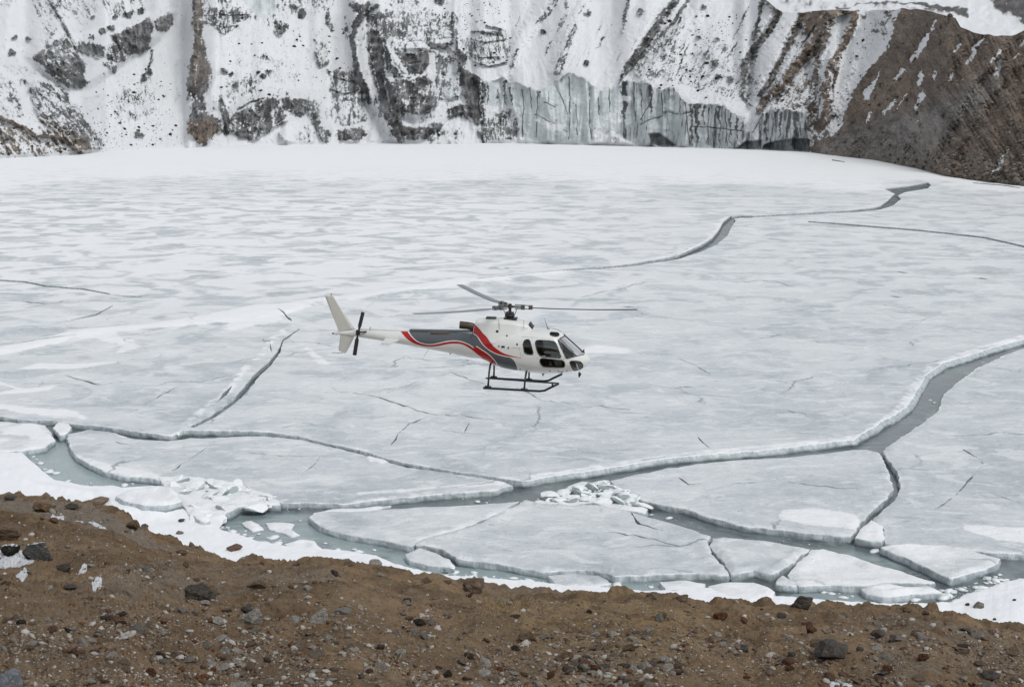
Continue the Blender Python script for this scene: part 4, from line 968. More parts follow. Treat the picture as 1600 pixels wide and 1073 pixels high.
for nm, poly, kw, lab, hs in FL:
    big = (max(p[0] for p in poly) - min(p[0] for p in poly)) > 200
    kw = dict(kw); kw.setdefault('relief', .05); kw.setdefault('rim', .08)
    o = plate(nm, poly, hs or (), dpx=(6, 3.4) if big else (3, 1.8), wjit=.11 if big else .10, **kw)
    tag(o, lab, 'ice floe')

# shore snow
SHL = [(-500, 716), (-100, 707), (0, 706), (30, 706), (45, 718), (66, 738), (84, 752), (130, 761), (200, 763), (240, 768), (275, 785), (300, 803), (325, 812), (345, 829), (400, 847), (470, 859), (540, 862), (590, 870), (610, 881), (680, 898),
       (760, 905), (830, 909), (860, 914), (930, 918), (1000, 925), (1050, 924), (1080, 920), (1110, 920), (1155, 931), (1204, 932), (1250, 935), (1330, 942), (1400, 944), (1450, 944), (1485, 939), (1512, 927), (1535, 919),
       (1560, 909), (1580, 905), (1600, 903), (1700, 893), (1950, 880), (2150, 876)]
sl = np.array(SHL, float)
uS = np.concatenate([np.arange(-500, 1750, 1.6), np.arange(1750, 2150, 6)])
vS = np.interp(uS, sl[:, 0], sl[:, 1]) + 5 * (fbm2(uS / 16, uS * 0, 4, 301) - .5) * np.interp(uS, [0, 1440, 1500, 1620], [.8, .6, 2.2, 2.2])
xS, yS = onplane(uS, vS, WZ)
RS = np.hypot(xS, yS)
dS = np.concatenate([np.linspace(-1.2, 0, 4)[:-1], np.linspace(0, 3, 22)[:-1], np.linspace(3, 34, 90), np.linspace(36, 62, 14)])
DD, XX = np.meshgrid(dS, xS, indexing='ij'); YY = np.repeat(yS[None], len(dS), 0); RR = np.repeat(RS[None], len(dS), 0)
k = 1 - DD / RR; XX = XX * k; YY = YY * k
soft = np.interp(np.repeat(uS[None], len(dS), 0), [0, 1450, 1510, 2200], [1, 1, .25, .25])
ZZ = WZ - .25 + .25 * sstep(-1.2, 0, DD) + soft * (.34 * sstep(0, .8, DD) + .12 * sstep(.5, 5, DD)) + (1 - soft) * .4 * sstep(0, 9, DD) + .022 * np.clip(DD, 0, 99) + .0009 * np.clip(DD - 12, 0, 99) ** 2
ZZ += sstep(0, 2.5, DD) * (.35 * (fbm2(XX / 6, YY / 6, 4, 303) - .5) + .12 * (fbm2(XX / 1.2, YY / 1.2, 3, 304) - .5)) + .05 * (vn2(XX * 3, YY * 3, 305) - .5)
# raised drift ledges at the left shore
pxs, pys = topix(XX, YY, ZZ)
ZZ += .35 * polymask(pxs, pys, [(150, 772), (240, 766), (300, 775), (310, 812), (180, 800)], 6) + .25 * strokemask(pxs, pys, [(0, 735), (60, 760), (150, 772), (240, 770)], 8, 4)
o = mesh('snow_bank', np.stack([XX, YY, ZZ], -1).reshape(-1, 3), gridfaces(len(dS), len(uS), True), [M['snow']], None, True)
tag(o, 'white snow bank along the near lake shore', kind='structure')

# ice rubble heaps
def mat_block():
    k = NT('broken_ice_block'); v = k.coord()
    ge = k.t.nodes.new('ShaderNodeNewGeometry'); sx = k.t.nodes.new('ShaderNodeSeparateXYZ'); k.t.links.new(ge.outputs['Normal'], sx.inputs[0])
    n = k.noise(v, 1.5, 5, .65)
    f = k.step(.15, .6, k.math('MULTIPLY_ADD', k.math('SUBTRACT', n, .5), .8, sx.outputs[2]))
    c = k.mix(f, k.mix(n, (.32, .375, .39), (.56, .61, .625)), (.745, .77, .785)); k.bump(n, .4, .2)
    return k.out(c, .5)
MBL = mat_block()
def rockmesh(name, seed, mat, sub=2, rough=.25, flat=1.0, cuts=6, smooth=False):
    import bmesh
    bm = bmesh.new(); bmesh.ops.create_icosphere(bm, subdivisions=sub, radius=1)
    r = random.Random(seed); offs = seed * 13.7
    planes = [(Vector((r.gauss(0, 1), r.gauss(0, 1), r.gauss(0, .8))).normalized(), r.uniform(.45, .85)) for _ in range(cuts)]
    co = np.array([v.co[:] for v in bm.verts])
    nz = vnoise(co[:, 0] * 1.6 + offs, co[:, 1] * 1.6, co[:, 2] * 1.6) - .5 + .5 * (vnoise(co[:, 0] * 4 + offs, co[:, 1] * 4, co[:, 2] * 4) - .5)
    for i, v in enumerate(bm.verts):
        p = v.co.copy()
        for n, d in planes:
            e = p.dot(n) - d
            if e > 0: p -= n * e
        p *= 1 + rough * nz[i] * 1.6
        p.z *= flat
        v.co = p
    me = bpy.data.meshes.new(name); bm.to_mesh(me); bm.free(); me.materials.append(mat)
    if smooth: me.polygons.foreach_set('use_smooth', np.ones(len(me.polygons), bool))
    return me
blk_me = [rockmesh('ice_block', 40 + i, MBL, 2, .12, .7, 9) for i in range(8)]
def heap(poly, n, smin, smax, lab, grp, zmul=1.0, seed=1):
    r = random.Random(seed); c = 0
    xs = [p[0] for p in poly]; ys = [p[1] for p in poly]; cx, cy = sum(xs) / len(xs), sum(ys) / len(ys)
    while c < n:
        px, py = r.uniform(min(xs), max(xs)), r.uniform(min(ys), max(ys))
        if not inside(np.array([px]), np.array([py]), poly)[0]: continue
        x, y = onplane(px, py, 0)
        s = smin + (smax - smin) * r.random() ** 3.2
        o = bpy.data.objects.new('ice_block', blk_me[c % 8]); COL.objects.link(o)
        d = math.hypot((px - cx) / (max(xs) - min(xs)), (py - cy) / (max(ys) - min(ys)))
        o.location = (float(x), float(y), -.15 + zmul * .6 * max(0, .5 - d) * r.uniform(.0, .9))
        o.scale = (s, s * r.uniform(.6, 1), s * r.uniform(.22, .5)); o.rotation_euler = (r.gauss(0, .35), r.gauss(0, .35), r.uniform(0, 6.28))
        szw = 'tiny' if s < smin * 1.35 else ('small' if s < smin * 2.2 else ('middling' if s < smin * 3.6 else 'large'))
        u_ = (px - min(xs)) / (max(xs) - min(xs)); v_ = (py - min(ys)) / (max(ys) - min(ys))
        hx_ = ('left end', 'left part', 'middle', 'right part', 'right end')[min(4, int(u_ * 5))]; vy_ = ('rear', 'back', 'front', 'lower edge')[min(3, int(v_ * 4))]
        tag(o, '%s snowy ice block at the %s, %s of the %s' % (szw, vy_, hx_, lab), 'ice block', grp); c += 1
heap([(258, 752), (300, 745), (340, 745), (390, 760), (432, 778), (425, 790), (370, 793), (330, 815), (300, 805), (285, 785), (262, 765)], 150, .18, 1.4, 'left shore rubble heap', 'ice rubble heap at the left shore', 1.3, 3)
heap([(835, 780), (870, 765), (910, 757), (945, 752), (985, 768), (1008, 785), (1000, 795), (960, 790), (925, 783), (870, 782)], 120, .18, 1.2, 'central rubble jam', 'ice rubble jam between the central floes', 1.1, 5)
for px, py, s, lab in ((704, 881, .55, 'white rounded snow covered ice block alone beside the oval slab'), (306, 765, 1.15, 'largest ice block, tilted on top of the left rubble heap'), (357, 768, 1.0, 'broad white ice block at the middle of the left rubble heap'),
                       (905, 768, .9, 'largest ice block on the crest of the central rubble jam'), (975, 778, .8, 'pale ice block at the right end of the central rubble jam'), (278, 676, .45, 'greenish ice block stuck where the two left cracks meet')):
    x, y = onplane(px, py, 0); o = bpy.data.objects.new('ice_block', blk_me[3]); COL.objects.link(o)
    o.location = (float(x), float(y), .1 if s > .6 else -.25); o.scale = (s, s * .8, s * .75); o.rotation_euler = (.2, -.15, px * .1); tag(o, lab, 'ice block')

# brash: crumbs of ice afloat in the pools and along the edges
rb_ = random.Random(31); bv_, bf_, bc_ = [], [], 0
V0b = None
import bmesh
bm_ = bmesh.new(); bmesh.ops.create_icosphere(bm_, subdivisions=1, radius=1); V0b = np.array([v.co[:] for v in bm_.verts]); F0b = np.array([[v.index for v in f.verts] for f in bm_.faces]); bm_.free()
for line, n, spread in (([(330, 822), (400, 840), (470, 855), (560, 862)], 80, 7), ([(345, 800), (420, 792), (480, 792)], 50, 5), ([(108, 695), (122, 716), (160, 736), (200, 745)], 18, 3), ([(690, 895), (760, 902), (860, 912)], 40, 4), ([(480, 812), (560, 838), (640, 855)], 20, 4),
                        ([(930, 912), (1030, 915), (1100, 916)], 30, 4), ([(1215, 925), (1330, 930), (1470, 930)], 35, 6), ([(1440, 935), (1490, 930), (1530, 915), (1570, 902)], 70, 8), ([(820, 790), (700, 780), (560, 788)], 14, 3), ([(1020, 800), (1100, 822), (1250, 848), (1380, 862)], 12, 5),
                        ([(70, 690), (60, 715), (90, 750)], 30, 4), ([(1380, 690), (1430, 655), (1460, 615)], 5, 5), ([(100, 752), (200, 757), (300, 768)], 25, 3)):
    for _ in range(n):
        t = rb_.random() * (len(line) - 1); i_ = int(t); f_ = t - i_
        x, y = onplane(line[i_][0] * (1 - f_) + line[i_ + 1][0] * f_ + rb_.gauss(0, spread * 1.6), line[i_][1] * (1 - f_) + line[i_ + 1][1] * f_ + rb_.gauss(0, spread * .6), WZ)
        sz = .04 + .42 * rb_.random() ** 4.5; a_ = rb_.uniform(0, 6.28); R_ = np.array([[math.cos(a_), -math.sin(a_), 0], [math.sin(a_), math.cos(a_), 0], [0, 0, 1]])
        q = V0b * (1 + RNG.uniform(-.25, .25, (len(V0b), 1))) * sz * np.array([1.4, .9, .35])
        bv_.append(q @ R_.T + np.array([float(x), float(y), WZ + .02])); bf_.append(F0b + bc_); bc_ += len(q)
o = mesh('brash_ice', np.concatenate(bv_), np.concatenate(bf_), [MBL]); tag(o, 'small crumbs of white brash ice afloat along the floe edges', kind='stuff')
# ------------------------------------------------------------------ near hillside
BROW = [(-500, 740), (-200, 758), (0, 775), (45, 777), (75, 783), (100, 788), (140, 792), (180, 800), (205, 812), (220, 824), (240, 836), (265, 846), (300, 856), (335, 868), (370, 876), (410, 875), (470, 879), (545, 881), (580, 889), (630, 901), (680, 909),
        (745, 916), (770, 924), (800, 926), (820, 924), (870, 927), (930, 928), (960, 926), (1000, 927), (1045, 932), (1075, 938), (1110, 948), (1160, 949), (1180, 953), (1200, 947), (1240, 947), (1290, 946), (1340, 948), (1380, 955), (1450, 956),
        (1490, 962), (1530, 973), (1580, 981), (1600, 983), (1700, 1000), (2150, 1040)]
bw = np.array(BROW, float)
uG = np.concatenate([np.arange(-420, -20, 6), np.arange(-20, 1620, 1.35), np.arange(1620, 2100, 6)])
vb = np.interp(uG, bw[:, 0], bw[:, 1])
rbG = np.interp(uG, [-200, 0, 250, 500, 1100, 1600, 1800], [50, 42, 34, 28, 27, 30, 32])
axb, azb = ray(uG, vb)
# rows: slope distance measured along y
def yrow(f):                        # f in 0..1 up to the brow, 1..2 beyond it
    return f
fr = np.concatenate([np.linspace(.06, .30, 20)[:-1], np.linspace(.30, 1.0, 250) , 1 + np.linspace(0, 1, 70)[1:]])
FR, AXG = np.meshgrid(fr, axb, indexing='ij')
UG = np.repeat(uG[None], len(fr), 0); RB = np.repeat(rbG[None], len(fr), 0); AZ_ = np.repeat(azb[None], len(fr), 0)
sl_ = -AZ_ - 1.7 / RB
YG = np.where(FR <= 1, RB * FR, RB + (FR - 1) * 42)
XG = AXG * YG
ZG = CAM_H - (1.7 + sl_ * np.minimum(YG, RB))
ov = np.clip(YG - RB, 0, 99)
ZG = ZG - np.where(ov < 2.0, sl_ * ov + .12 * ov ** 2, sl_ * 2 + .48 + .85 * (ov - 2.0))
# relief
zr = 2.0 * .35 * (fbm2(XG / 5, YG / 5, 4, 401) - .5) * np.clip(YG / 20, .2, 1) * np.interp(FR, [0, .8, 1, 1.2, 2], [1, .7, .35, .8, 1])
zr += .30 * (fbm2(XG / 1.1, YG / 1.1, 5, 402, .6) - .5) + .13 * np.abs(fbm2(XG / .30, YG / .42, 4, 409) - .5) + .20 * (ridge2(XG / .9, YG / .9, 4, 403) - .6) * sstep(.2, .6, FR) + .05 * (fbm2(XG / .22, YG / .22, 3, 404) - .5) + .06 * (fbm2(XG / .45, YG / .6, 3, 408, .6) - .5)
pg, qg = topix(XG, YG, ZG)
zr += .05 * (fbm2(XG / .07, YG / .07, 2, 405) - .5)
lump = .16 * sstep(.50, .75, fbm2(XG / .7 + 3, YG / .9, 4, 406)) * sstep(.8, .97, FR) * sstep(1.2, 1.0, FR)
zr += lump
ZG = ZG + zr
g_sn = np.zeros(XG.shape)
wq = qg + 4 * (fbm2(XG / .8, YG / .8, 3, 410) - .5); wp = pg + 6 * (fbm2(XG / .8, YG / .8, 3, 411) - .5)
for p in ([(-60, 866), (0, 868), (28, 872), (58, 882), (50, 890), (20, 892), (-60, 902)], [(142, 920), (150, 913), (160, 914), (158, 922), (146, 926)], [(1292, 1026), (1310, 1022), (1320, 1031), (1300, 1040), (1288, 1036)],
          [(25, 902), (40, 896), (46, 900), (35, 908)], [(150, 785), (178, 790), (176, 798), (152, 796)]):
    g_sn = np.maximum(g_sn, polymask(wp, wq, p, 2.5))
for p, w in (([(120, 812), (140, 818), (166, 829)], 4), ([(82, 804), (100, 808)], 4), ([(1300, 1060), (1330, 1066)], 6), ([(122, 905), (136, 900)], 4), ([(60, 808), (75, 812)], 3)):
    g_sn = np.maximum(g_sn, strokemask(wp, wq, p, w, 1.5))
g_sn *= FR < .97
g_sn = np.maximum(g_sn, sstep(1.06, 1.15, FR + .1 * (fbm2(XG / 2, YG / 2, 3, 412) - .5)) * .0)
g_gr = .28 + .75 * (fbm2(XG / 4, YG / 4, 4, 413) - .5)
for p, s in (([(-40, 775), (60, 785), (150, 792), (215, 820), (250, 850), (300, 862), (240, 866), (150, 832), (60, 805), (-40, 790)], .8), ([(200, 880), (420, 880), (560, 890), (520, 930), (330, 950), (180, 960), (80, 930)], .5),
             ([(1250, 950), (1600, 985), (1600, 1080), (1330, 1080), (1340, 1000)], .48), ([(-20, 940), (300, 960), (500, 1000), (520, 1090), (-20, 1090)], .42), ([(640, 905), (760, 935), (700, 960), (560, 930)], .45)):
    g_gr = np.maximum(g_gr, s * polymask(pg, qg, p, 14))
g_gr *= 1 - .95 * polymask(pg, qg, [(-40, 800), (60, 812), (180, 850), (250, 872), (230, 890), (100, 880), (-40, 860)], 10)
g_oc = .12 + .8 * (fbm2(XG / 2.5, YG / 2.5, 4, 414) - .5)
for p, s in (([(730, 945), (900, 930), (1060, 935), (1150, 960), (1100, 1040), (850, 1010), (760, 980)], .50), ([(760, 950), (790, 935), (830, 930), (800, 955), (740, 962)], .62), ([(1050, 950), (1260, 960), (1280, 1040), (1060, 1060)], .38)):
    g_oc = np.maximum(g_oc, s * polymask(pg, qg, p, 16))
PG = np.stack([XG, YG, ZG], -1).reshape(-1, 3)
FG = gridfaces(len(fr), len(uG))
o = mesh('ground', PG, FG, [M['soil']], None, True, None, {'mask': np.stack([g_sn, g_gr, g_oc], -1).reshape(-1, 3)})
tag(o, 'brown stony hillside falling towards the lake in front', kind='structure')
BV = BVHTree.FromPolygons([Vector(p) for p in PG[:(len(uG)) * 290].tolist()], gridfaces(290, len(uG)).tolist())
snowV = BVHTree.FromPolygons([Vector(p) for p in np.stack([XX, YY, ZZ], -1).reshape(-1, 3).tolist()], gridfaces(len(dS), len(uS), True).tolist())
def hit(px, py, bv=None):
    ax, az = ray(px, py)
    d = Vector((float(ax), 1, float(az))).normalized()
    c = Vector((0, 0, CAM_H))
    h = (bv or BV).ray_cast(c, d)
    return h[0], h[1]

# ------------------------------------------------------------------ stones
MATS = dict(pale=M['pale'], grey=M['grey'], brown=M['brown'], dark=M['dark'], darksnow=M['darksnow'], reddish=M['reddish'], blue=M['blue'])
small = {}
for kx in ('pale', 'grey', 'brown', 'dark', 'reddish'):
    small[kx] = [rockmesh('stone_' + kx, hash(kx) % 1 + 60 + i + 10 * ['pale', 'grey', 'brown', 'dark', 'reddish'].index(kx), MATS[kx], 2, .16, 1.0, 9) for i in range(5)]
def boulder(px, py, wpx, hpx, mat, seed, lab, cat='rock', bv=None, depth=.8, rot=None, rough=.22, sink=.25, name='boulder'):
    p, n = hit(px, py, bv)
    if p is None: return None
    sc = p.y / FPX
    me = rockmesh(name, seed, MATS[mat], 4, rough, 1.0, 10, False)
    # fine chipped relief
    co = np.empty(len(me.vertices) * 3, np.float32); me.vertices.foreach_get('co', co); co = co.reshape(-1, 3)
    f = 1 + .09 * (vnoise(co[:, 0] * 7 + seed, co[:, 1] * 7, co[:, 2] * 7) - .5) + .05 * (vnoise(co[:, 0] * 17 + seed, co[:, 1] * 17, co[:, 2] * 17) - .5)
    co *= f[:, None]
    co /= np.abs(co).max(0)[None]
    me.vertices.foreach_set('co', co.ravel()); me.update()
    o = bpy.data.objects.new(name, me); COL.objects.link(o)
    w, h = wpx * sc / 2, hpx * sc / 2
    o.scale = (w, w * depth, h); o.rotation_euler = (0, 0, 0) if rot is None else rot
    o.location = p + Vector((0, w * depth * .5, h * (1 - 2 * sink)))
    return tag(o, lab, cat)
# (px, py of the foot, width, height in photo px)
BLD = [
 (8, 842, 60, 34, 'brown', 1, 'flat topped brown boulder at the left edge of the hillside', .7), (14, 868, 34, 24, 'darksnow', 2, 'snow capped dark rock under the brown boulder at the left edge'),
 (58, 874, 52, 38, 'darksnow', 3, 'faceted black rock with snowy top right of the snow capped one'), (8, 1090, 52, 60, 'blue', 4, 'smooth blue grey boulder in the bottom left corner', 1.0),
 (312, 936, 56, 34, 'dark', 5, 'dark brown craggy boulder in the left middle of the hillside'), (402, 920, 36, 18, 'brown', 6, 'low dark brown rock right of the craggy dark boulder'),
 (397, 974, 38, 32, 'pale', 7, 'pale half buried rock with a dark stone at its top'), (386, 958, 22, 16, 'dark', 8, 'dark stone leaning on top of the pale half buried rock'),
 (498, 974, 38, 32, 'pale', 9, 'pale pointed triangular rock below the centre left of the helicopter'), (744, 926, 46, 32, 'brown', 10, 'big brown boulder rising from the brow of the hillside at centre'),
 (1255, 950, 38, 26, 'dark', 11, 'dark rounded boulder on the brow right of centre'), (1266, 988, 24, 24, 'reddish', 12, 'upright reddish rock above the black boulder'),
 (1301, 1030, 60, 38, 'dark', 13, 'black boulder with pale veins and a snow patch at its foot'), (1367, 1032, 15, 12, 'pale', 14, 'small pale stone right of the black veined boulder'),
 (1375, 996, 30, 15, 'dark', 15, 'dark flat rock in the cluster on the right hillside'), (1400, 1000, 20, 13, 'grey', 16, 'grey stone beside the dark flat rock on the right'),
 (1550, 1062, 40, 18, 'dark', 17, 'dark wide rock in the bottom right of the hillside'), (1503, 1022, 30, 14, 'brown', 18, 'brown hump rock on the right hillside'),
 (70, 800, 46, 20, 'brown', 20, 'brown crag on the left brow'), (205, 826, 26, 20, 'brown', 21, 'brown rock where the left brow drops to the snow'),
 (15, 780, 20, 12, 'dark', 22, 'small dark rock on the far left brow'), (110, 795, 24, 12, 'dark', 23, 'dark low rock on the left brow'),
 (545, 884, 20, 8, 'brown', 24, 'low brown rock on the brow under the pointed floe'), (665, 911, 22, 14, 'brown', 25, 'dark brown knob on the brow left of the big boulder'), (700, 912, 18, 10, 'brown', 26, 'small brown knob beside the big brow boulder'),
 (1065, 940, 30, 14, 'brown', 27, 'brown hummock rock on the brow right of the snow corner'), (1020, 935, 26, 12, 'brown', 28, 'rough brown rock on the brow at centre right'), (1417, 956, 20, 10, 'brown', 29, 'brown rock on the right brow'),
 (1446, 960, 14, 9, 'dark', 30, 'small dark pointed rock on the right brow'), (1285, 1012, 40, 14, 'brown', 31, 'brown low rock behind the black boulder'), (1163, 1018, 18, 16, 'dark', 32, 'dark egg shaped rock left of the black boulder'),
 (1128, 968, 30, 14, 'reddish', 33, 'rust brown crag on the slope right of centre'), (920, 958, 12, 8, 'dark', 34, 'small dark rock near the centre of the slope'), (796, 944, 12, 7, 'pale', 35, 'single pale flake near the brow at centre'),
 (535, 958, 30, 10, 'grey', 36, 'long flat grey stone right of the pale triangular rock'), (655, 978, 22, 14, 'dark', 37, 'dark tilted rock below the big brow boulder'), (806, 1016, 18, 10, 'dark', 38, 'dark wedge rock in the lower middle'),
 (100, 892, 30, 16, 'dark', 39, 'dark low rock right of the snowy rocks on the left'), (108, 920, 24, 10, 'dark', 40, 'flat dark rock in the left foreground slope'), (162, 968, 22, 10, 'dark', 41, 'black flat stone on the left slope'), (190, 962, 20, 10, 'dark', 42, 'second black flat stone right of the first on the left slope'),
]
for b in BLD:
    boulder(b[0], b[1], b[2], b[3], b[4], b[5], b[6], depth=b[7] if len(b) > 7 else .85)
for b in [(151, 790, 36, 18, 'brown', 50, 'brown boulder on the snow at the left brow'), (366, 860, 28, 14, 'reddish', 51, 'tan boulder lying alone on the white shore snow'), (392, 882, 42, 18, 'grey', 52, 'flat grey rock at the snow edge above the left slope'),
          (588, 884, 24, 14, 'grey', 53, 'grey brown stone on the snow bank left of centre'), (1529, 949, 22, 12, 'grey', 54, 'grey flat boulder on the right shore snow'), (1512, 946, 8, 6, 'dark', 55, 'little dark stone left of the grey flat boulder on the snow'),
          (280, 834, 14, 8, 'grey', 56, 'grey stone on the left shore snow below the ice block'), (250, 842, 16, 10, 'dark', 57, 'dark stone on the left shore snow'), (283, 815, 14, 6, 'dark', 58, 'flat dark stone nearest the rubble heap'), (226, 824, 12, 8, 'dark', 59, 'dark stone by the thick snowy ice block'),
          (264, 838, 10, 6, 'dark', 60, 'tiny dark stone between the others on the left shore snow'), (1585, 938, 8, 4, 'dark', 61, 'tiny dark stone at the far right on the snow'), (1555, 968, 8, 4, 'dark', 62, 'tiny dark stone low on the right shore snow'), (786, 919, 8, 4, 'grey', 63, 'tiny grey stone on the snow below the floe')]:
    boulder(b[0], b[1], b[2], b[3], b[4], b[5], b[6], bv=snowV, cat='rock')

LABS = {'pale': 'pale cream pebble strewn on the brown hillside', 'grey': 'grey angular stone strewn on the brown hillside', 'brown': 'brown stone half sunk in the hillside soil', 'dark': 'small dark stone on the brown hillside', 'reddish': 'rust brown stone on the hillside'}
rr = random.Random(21)
def dens_px(px, py):
    d = .25 + .9 * sstep(930, 1040, py)
    d *= np.interp(px, [0, 450, 620, 900, 1150, 1600], [1.0, 1.0, .62, .50, .42, .40])
    d *= .35 + 1.3 * sstep(.40, .62, fbm2(np.array(px) / 60, np.array(py) / 28, 3, 420))
    return d
cand = []
while len(cand) < 17000:
    px, py = rr.uniform(-60, 1660), rr.uniform(790, 1100)
    if py < np.interp(px, bw[:, 0], bw[:, 1]) + 5: continue
    if rr.random() > float(dens_px(np.float64(px), np.float64(py))): continue
    cand.append((px, py, rr.random()))
clus = [(930, 1050, 30, 12, 60), (965, 1062, 35, 10, 60), (205, 980, 30, 8, 14), (370, 1050, 30, 14, 20), (1300, 1068, 40, 8, 16), (1360, 1066, 25, 8, 14), (390, 980, 60, 20, 20), (255, 1030, 25, 10, 14), (1395, 1000, 30, 10, 10), (1190, 962, 25, 8, 10), (1090, 1000, 60, 14, 12)]
for cx_1, cy_1, sx_1, sy_1, n in clus:
    for _ in range(n): cand.append((rr.gauss(cx_1, sx_1), rr.gauss(cy_1, sy_1), rr.uniform(.93, 1)))
rows_ = []
for px, py, q in cand:
    p, n = hit(px, py)
    if p is None: continue
    size = 1.1 + 1.5 * q + 5.5 * q ** 12 + 6.5 * q ** 80                       # half width in photo px
    kind = rr.choices(['pale', 'grey', 'brown', 'dark', 'reddish'], [.30, .15, .39, .05, .11])[0]
    w = size * p.y / FPX * (1.0 if py > 960 else .75)
    rows_.append((size * (1 if -5 < px < 1605 and py < 1078 else .3), p, n, w, kind))
rows_.sort(key=lambda t: -t[0])
KN = {'pale': 'pale cream pebble', 'grey': 'grey angular stone', 'brown': 'brown stone', 'dark': 'dark stone', 'reddish': 'rust brown stone'}
LAND = [(30, 862, 'snow capped rocks at the left'), (15, 1065, 'blue grey corner boulder'), (312, 925, 'craggy dark boulder'), (397, 962, 'pale half buried rock'), (498, 962, 'pale triangular rock'), (744, 915, 'big brown brow boulder'), (1255, 942, 'dark rounded brow boulder'),
        (1301, 1012, 'black veined boulder'), (1385, 992, 'dark flat rock cluster'), (1550, 1052, 'wide dark rock bottom right'), (655, 970, 'dark tilted rock'), (806, 1010, 'dark wedge rock'), (175, 962, 'two black flat stones'), (1128, 960, 'rust brown crag'), (1503, 1015, 'brown hump rock on the right')]
masses = {kx: ([], []) for kx in small}
cnt = {kx: 0 for kx in small}
basev = {}
for kx in small:
    basev[kx] = [rockmesh('pebble', 200 + i, MATS[kx], 1, .2, 1.0, 4) for i in range(4)]
    basev[kx] = [(np.array([v.co[:] for v in m.vertices]), np.array([p.vertices[:] for p in m.polygons])) for m in basev[kx]]
for i, (sz, p, n, w, kx) in enumerate(rows_):
    asp = (w, w * rr.uniform(.6, 1.1), w * rr.uniform(.28, .62))
    R = (Vector((0, 0, 1)).lerp(n, .8)).to_track_quat('Z', 'Y').to_matrix() @ Euler((rr.gauss(0, .22), rr.gauss(0, .22), rr.uniform(0, 6.28))).to_matrix()
    if i < 235:
        o = bpy.data.objects.new('stone', small[kx][i % 5]); COL.objects.link(o)
        o.matrix_world = Matrix.Translation(p + n * asp[2] * .45) @ R.to_4x4() @ Matrix.Diagonal((*asp, 1))
        spx, spy = topix(p.x, p.y, p.z)
        bl = min(LAND, key=lambda b: math.hypot((b[0] - spx), (b[1] - spy) * 1.6)); dx_, dy_ = spx - bl[0], (spy - bl[1]) * 1.6
        dr = ('right of' if dx_ > 0 else 'left of') if abs(dx_) > abs(dy_) else ('below' if dy_ > 0 else 'above')
        fr_ = 'close ' if math.hypot(dx_, dy_) < 60 else ('' if math.hypot(dx_, dy_) < 130 else 'well ')
        szn = 'big ' if sz > 7 else ('' if sz > 5 else 'small ')
        sh_ = 'flat' if asp[2] < w * .4 else 'chunky'
        tag(o, '%s%s %s %s%s the %s' % (szn, sh_, KN[kx], fr_, dr, bl[2]), 'stone', LABS[kx].replace('pebble', 'pebbles').replace('stone', 'stones').replace('stonesn', 'stone'))
    else:
        V0, F0 = basev[kx][i % 4]
        Q = (V0 * np.array(asp)) @ np.array(R).T + np.array(p + n * asp[2] * .3)
        vs, fs = masses[kx]; fs.append(F0 + cnt[kx]); vs.append(Q); cnt[kx] += len(Q)
for kx, (vs, fs) in masses.items():
    o = mesh('gravel_' + kx, np.concatenate(vs), np.concatenate(fs), [MATS[kx]]); tag(o, kx + ' small gravel scattered over the hillside soil', kind='stuff')

# dry grass tufts on the brow
gv, gf, c = [], [], 0
for _ in range(1300):
    px, py = (rr.gauss(782, 26), rr.gauss(943, 7)) if rr.random() < .55 else (rr.uniform(700, 1240), rr.uniform(930, 1030))
    p, n = hit(px, py)
    if p is None: continue
    hh = rr.uniform(.02, .07); a = rr.uniform(0, 6.28); w = .006
    tip = p + Vector((rr.gauss(0, .04), rr.gauss(0, .04), hh)); d = Vector((math.cos(a), math.sin(a), 0)) * w
    gv += [tuple(p - d), tuple(p + d), tuple(tip)]; gf.append((c, c + 1, c + 2)); c += 3
o = mesh('dry_grass', gv, gf, [plain('dry_grass', (.27, .20, .105), .8)]); tag(o, 'short yellow dry grass on the brow of the hillside', kind='stuff')
# ------------------------------------------------------------------ helicopter
HD = 59.6                                  # metres ahead of the camera
hx, hz = ray(797, 478)
HYAW, HNOSE = math.radians(-6), math.radians(2.0)
Rh = Matrix.Rotation(HYAW, 4, 'Z') @ Matrix.Rotation(HNOSE, 4, 'Y')
HUBL = Vector((0, 0, 3.46))
HM = Matrix.Translation(Vector((hx * HD, HD, CAM_H + hz * HD)) - (Rh @ HUBL)) @ Rh
HI = HM.inverted()
camL = HI @ Vector((0, 0, CAM_H))
def loc(px, py, yl):
    ax, az = ray(px, py)
    dL = (HI.to_3x3() @ Vector((float(ax), 1, float(az))))
    t = (yl - camL.y) / dL.y
    p = camL + dL * t
    return p.x, p.z
def locs(pts, yl): return [loc(a, b, yl) for a, b in pts]
def z2(zx, zy): return 740 + .1864 * zx, 430 + .1864 * zy       # survey grids used while reading the photograph
def z1(zx, zy): return 490 + .1958 * zx, 420 + .1958 * zy
def zb(zx, zy): return 800 + .1025 * zx, 490 + .1025 * zy

heli = empty('helicopter'); heli.matrix_world = HM
tag(heli, 'white helicopter with red and grey wave stripes hovering above the cracked ice', 'helicopter')

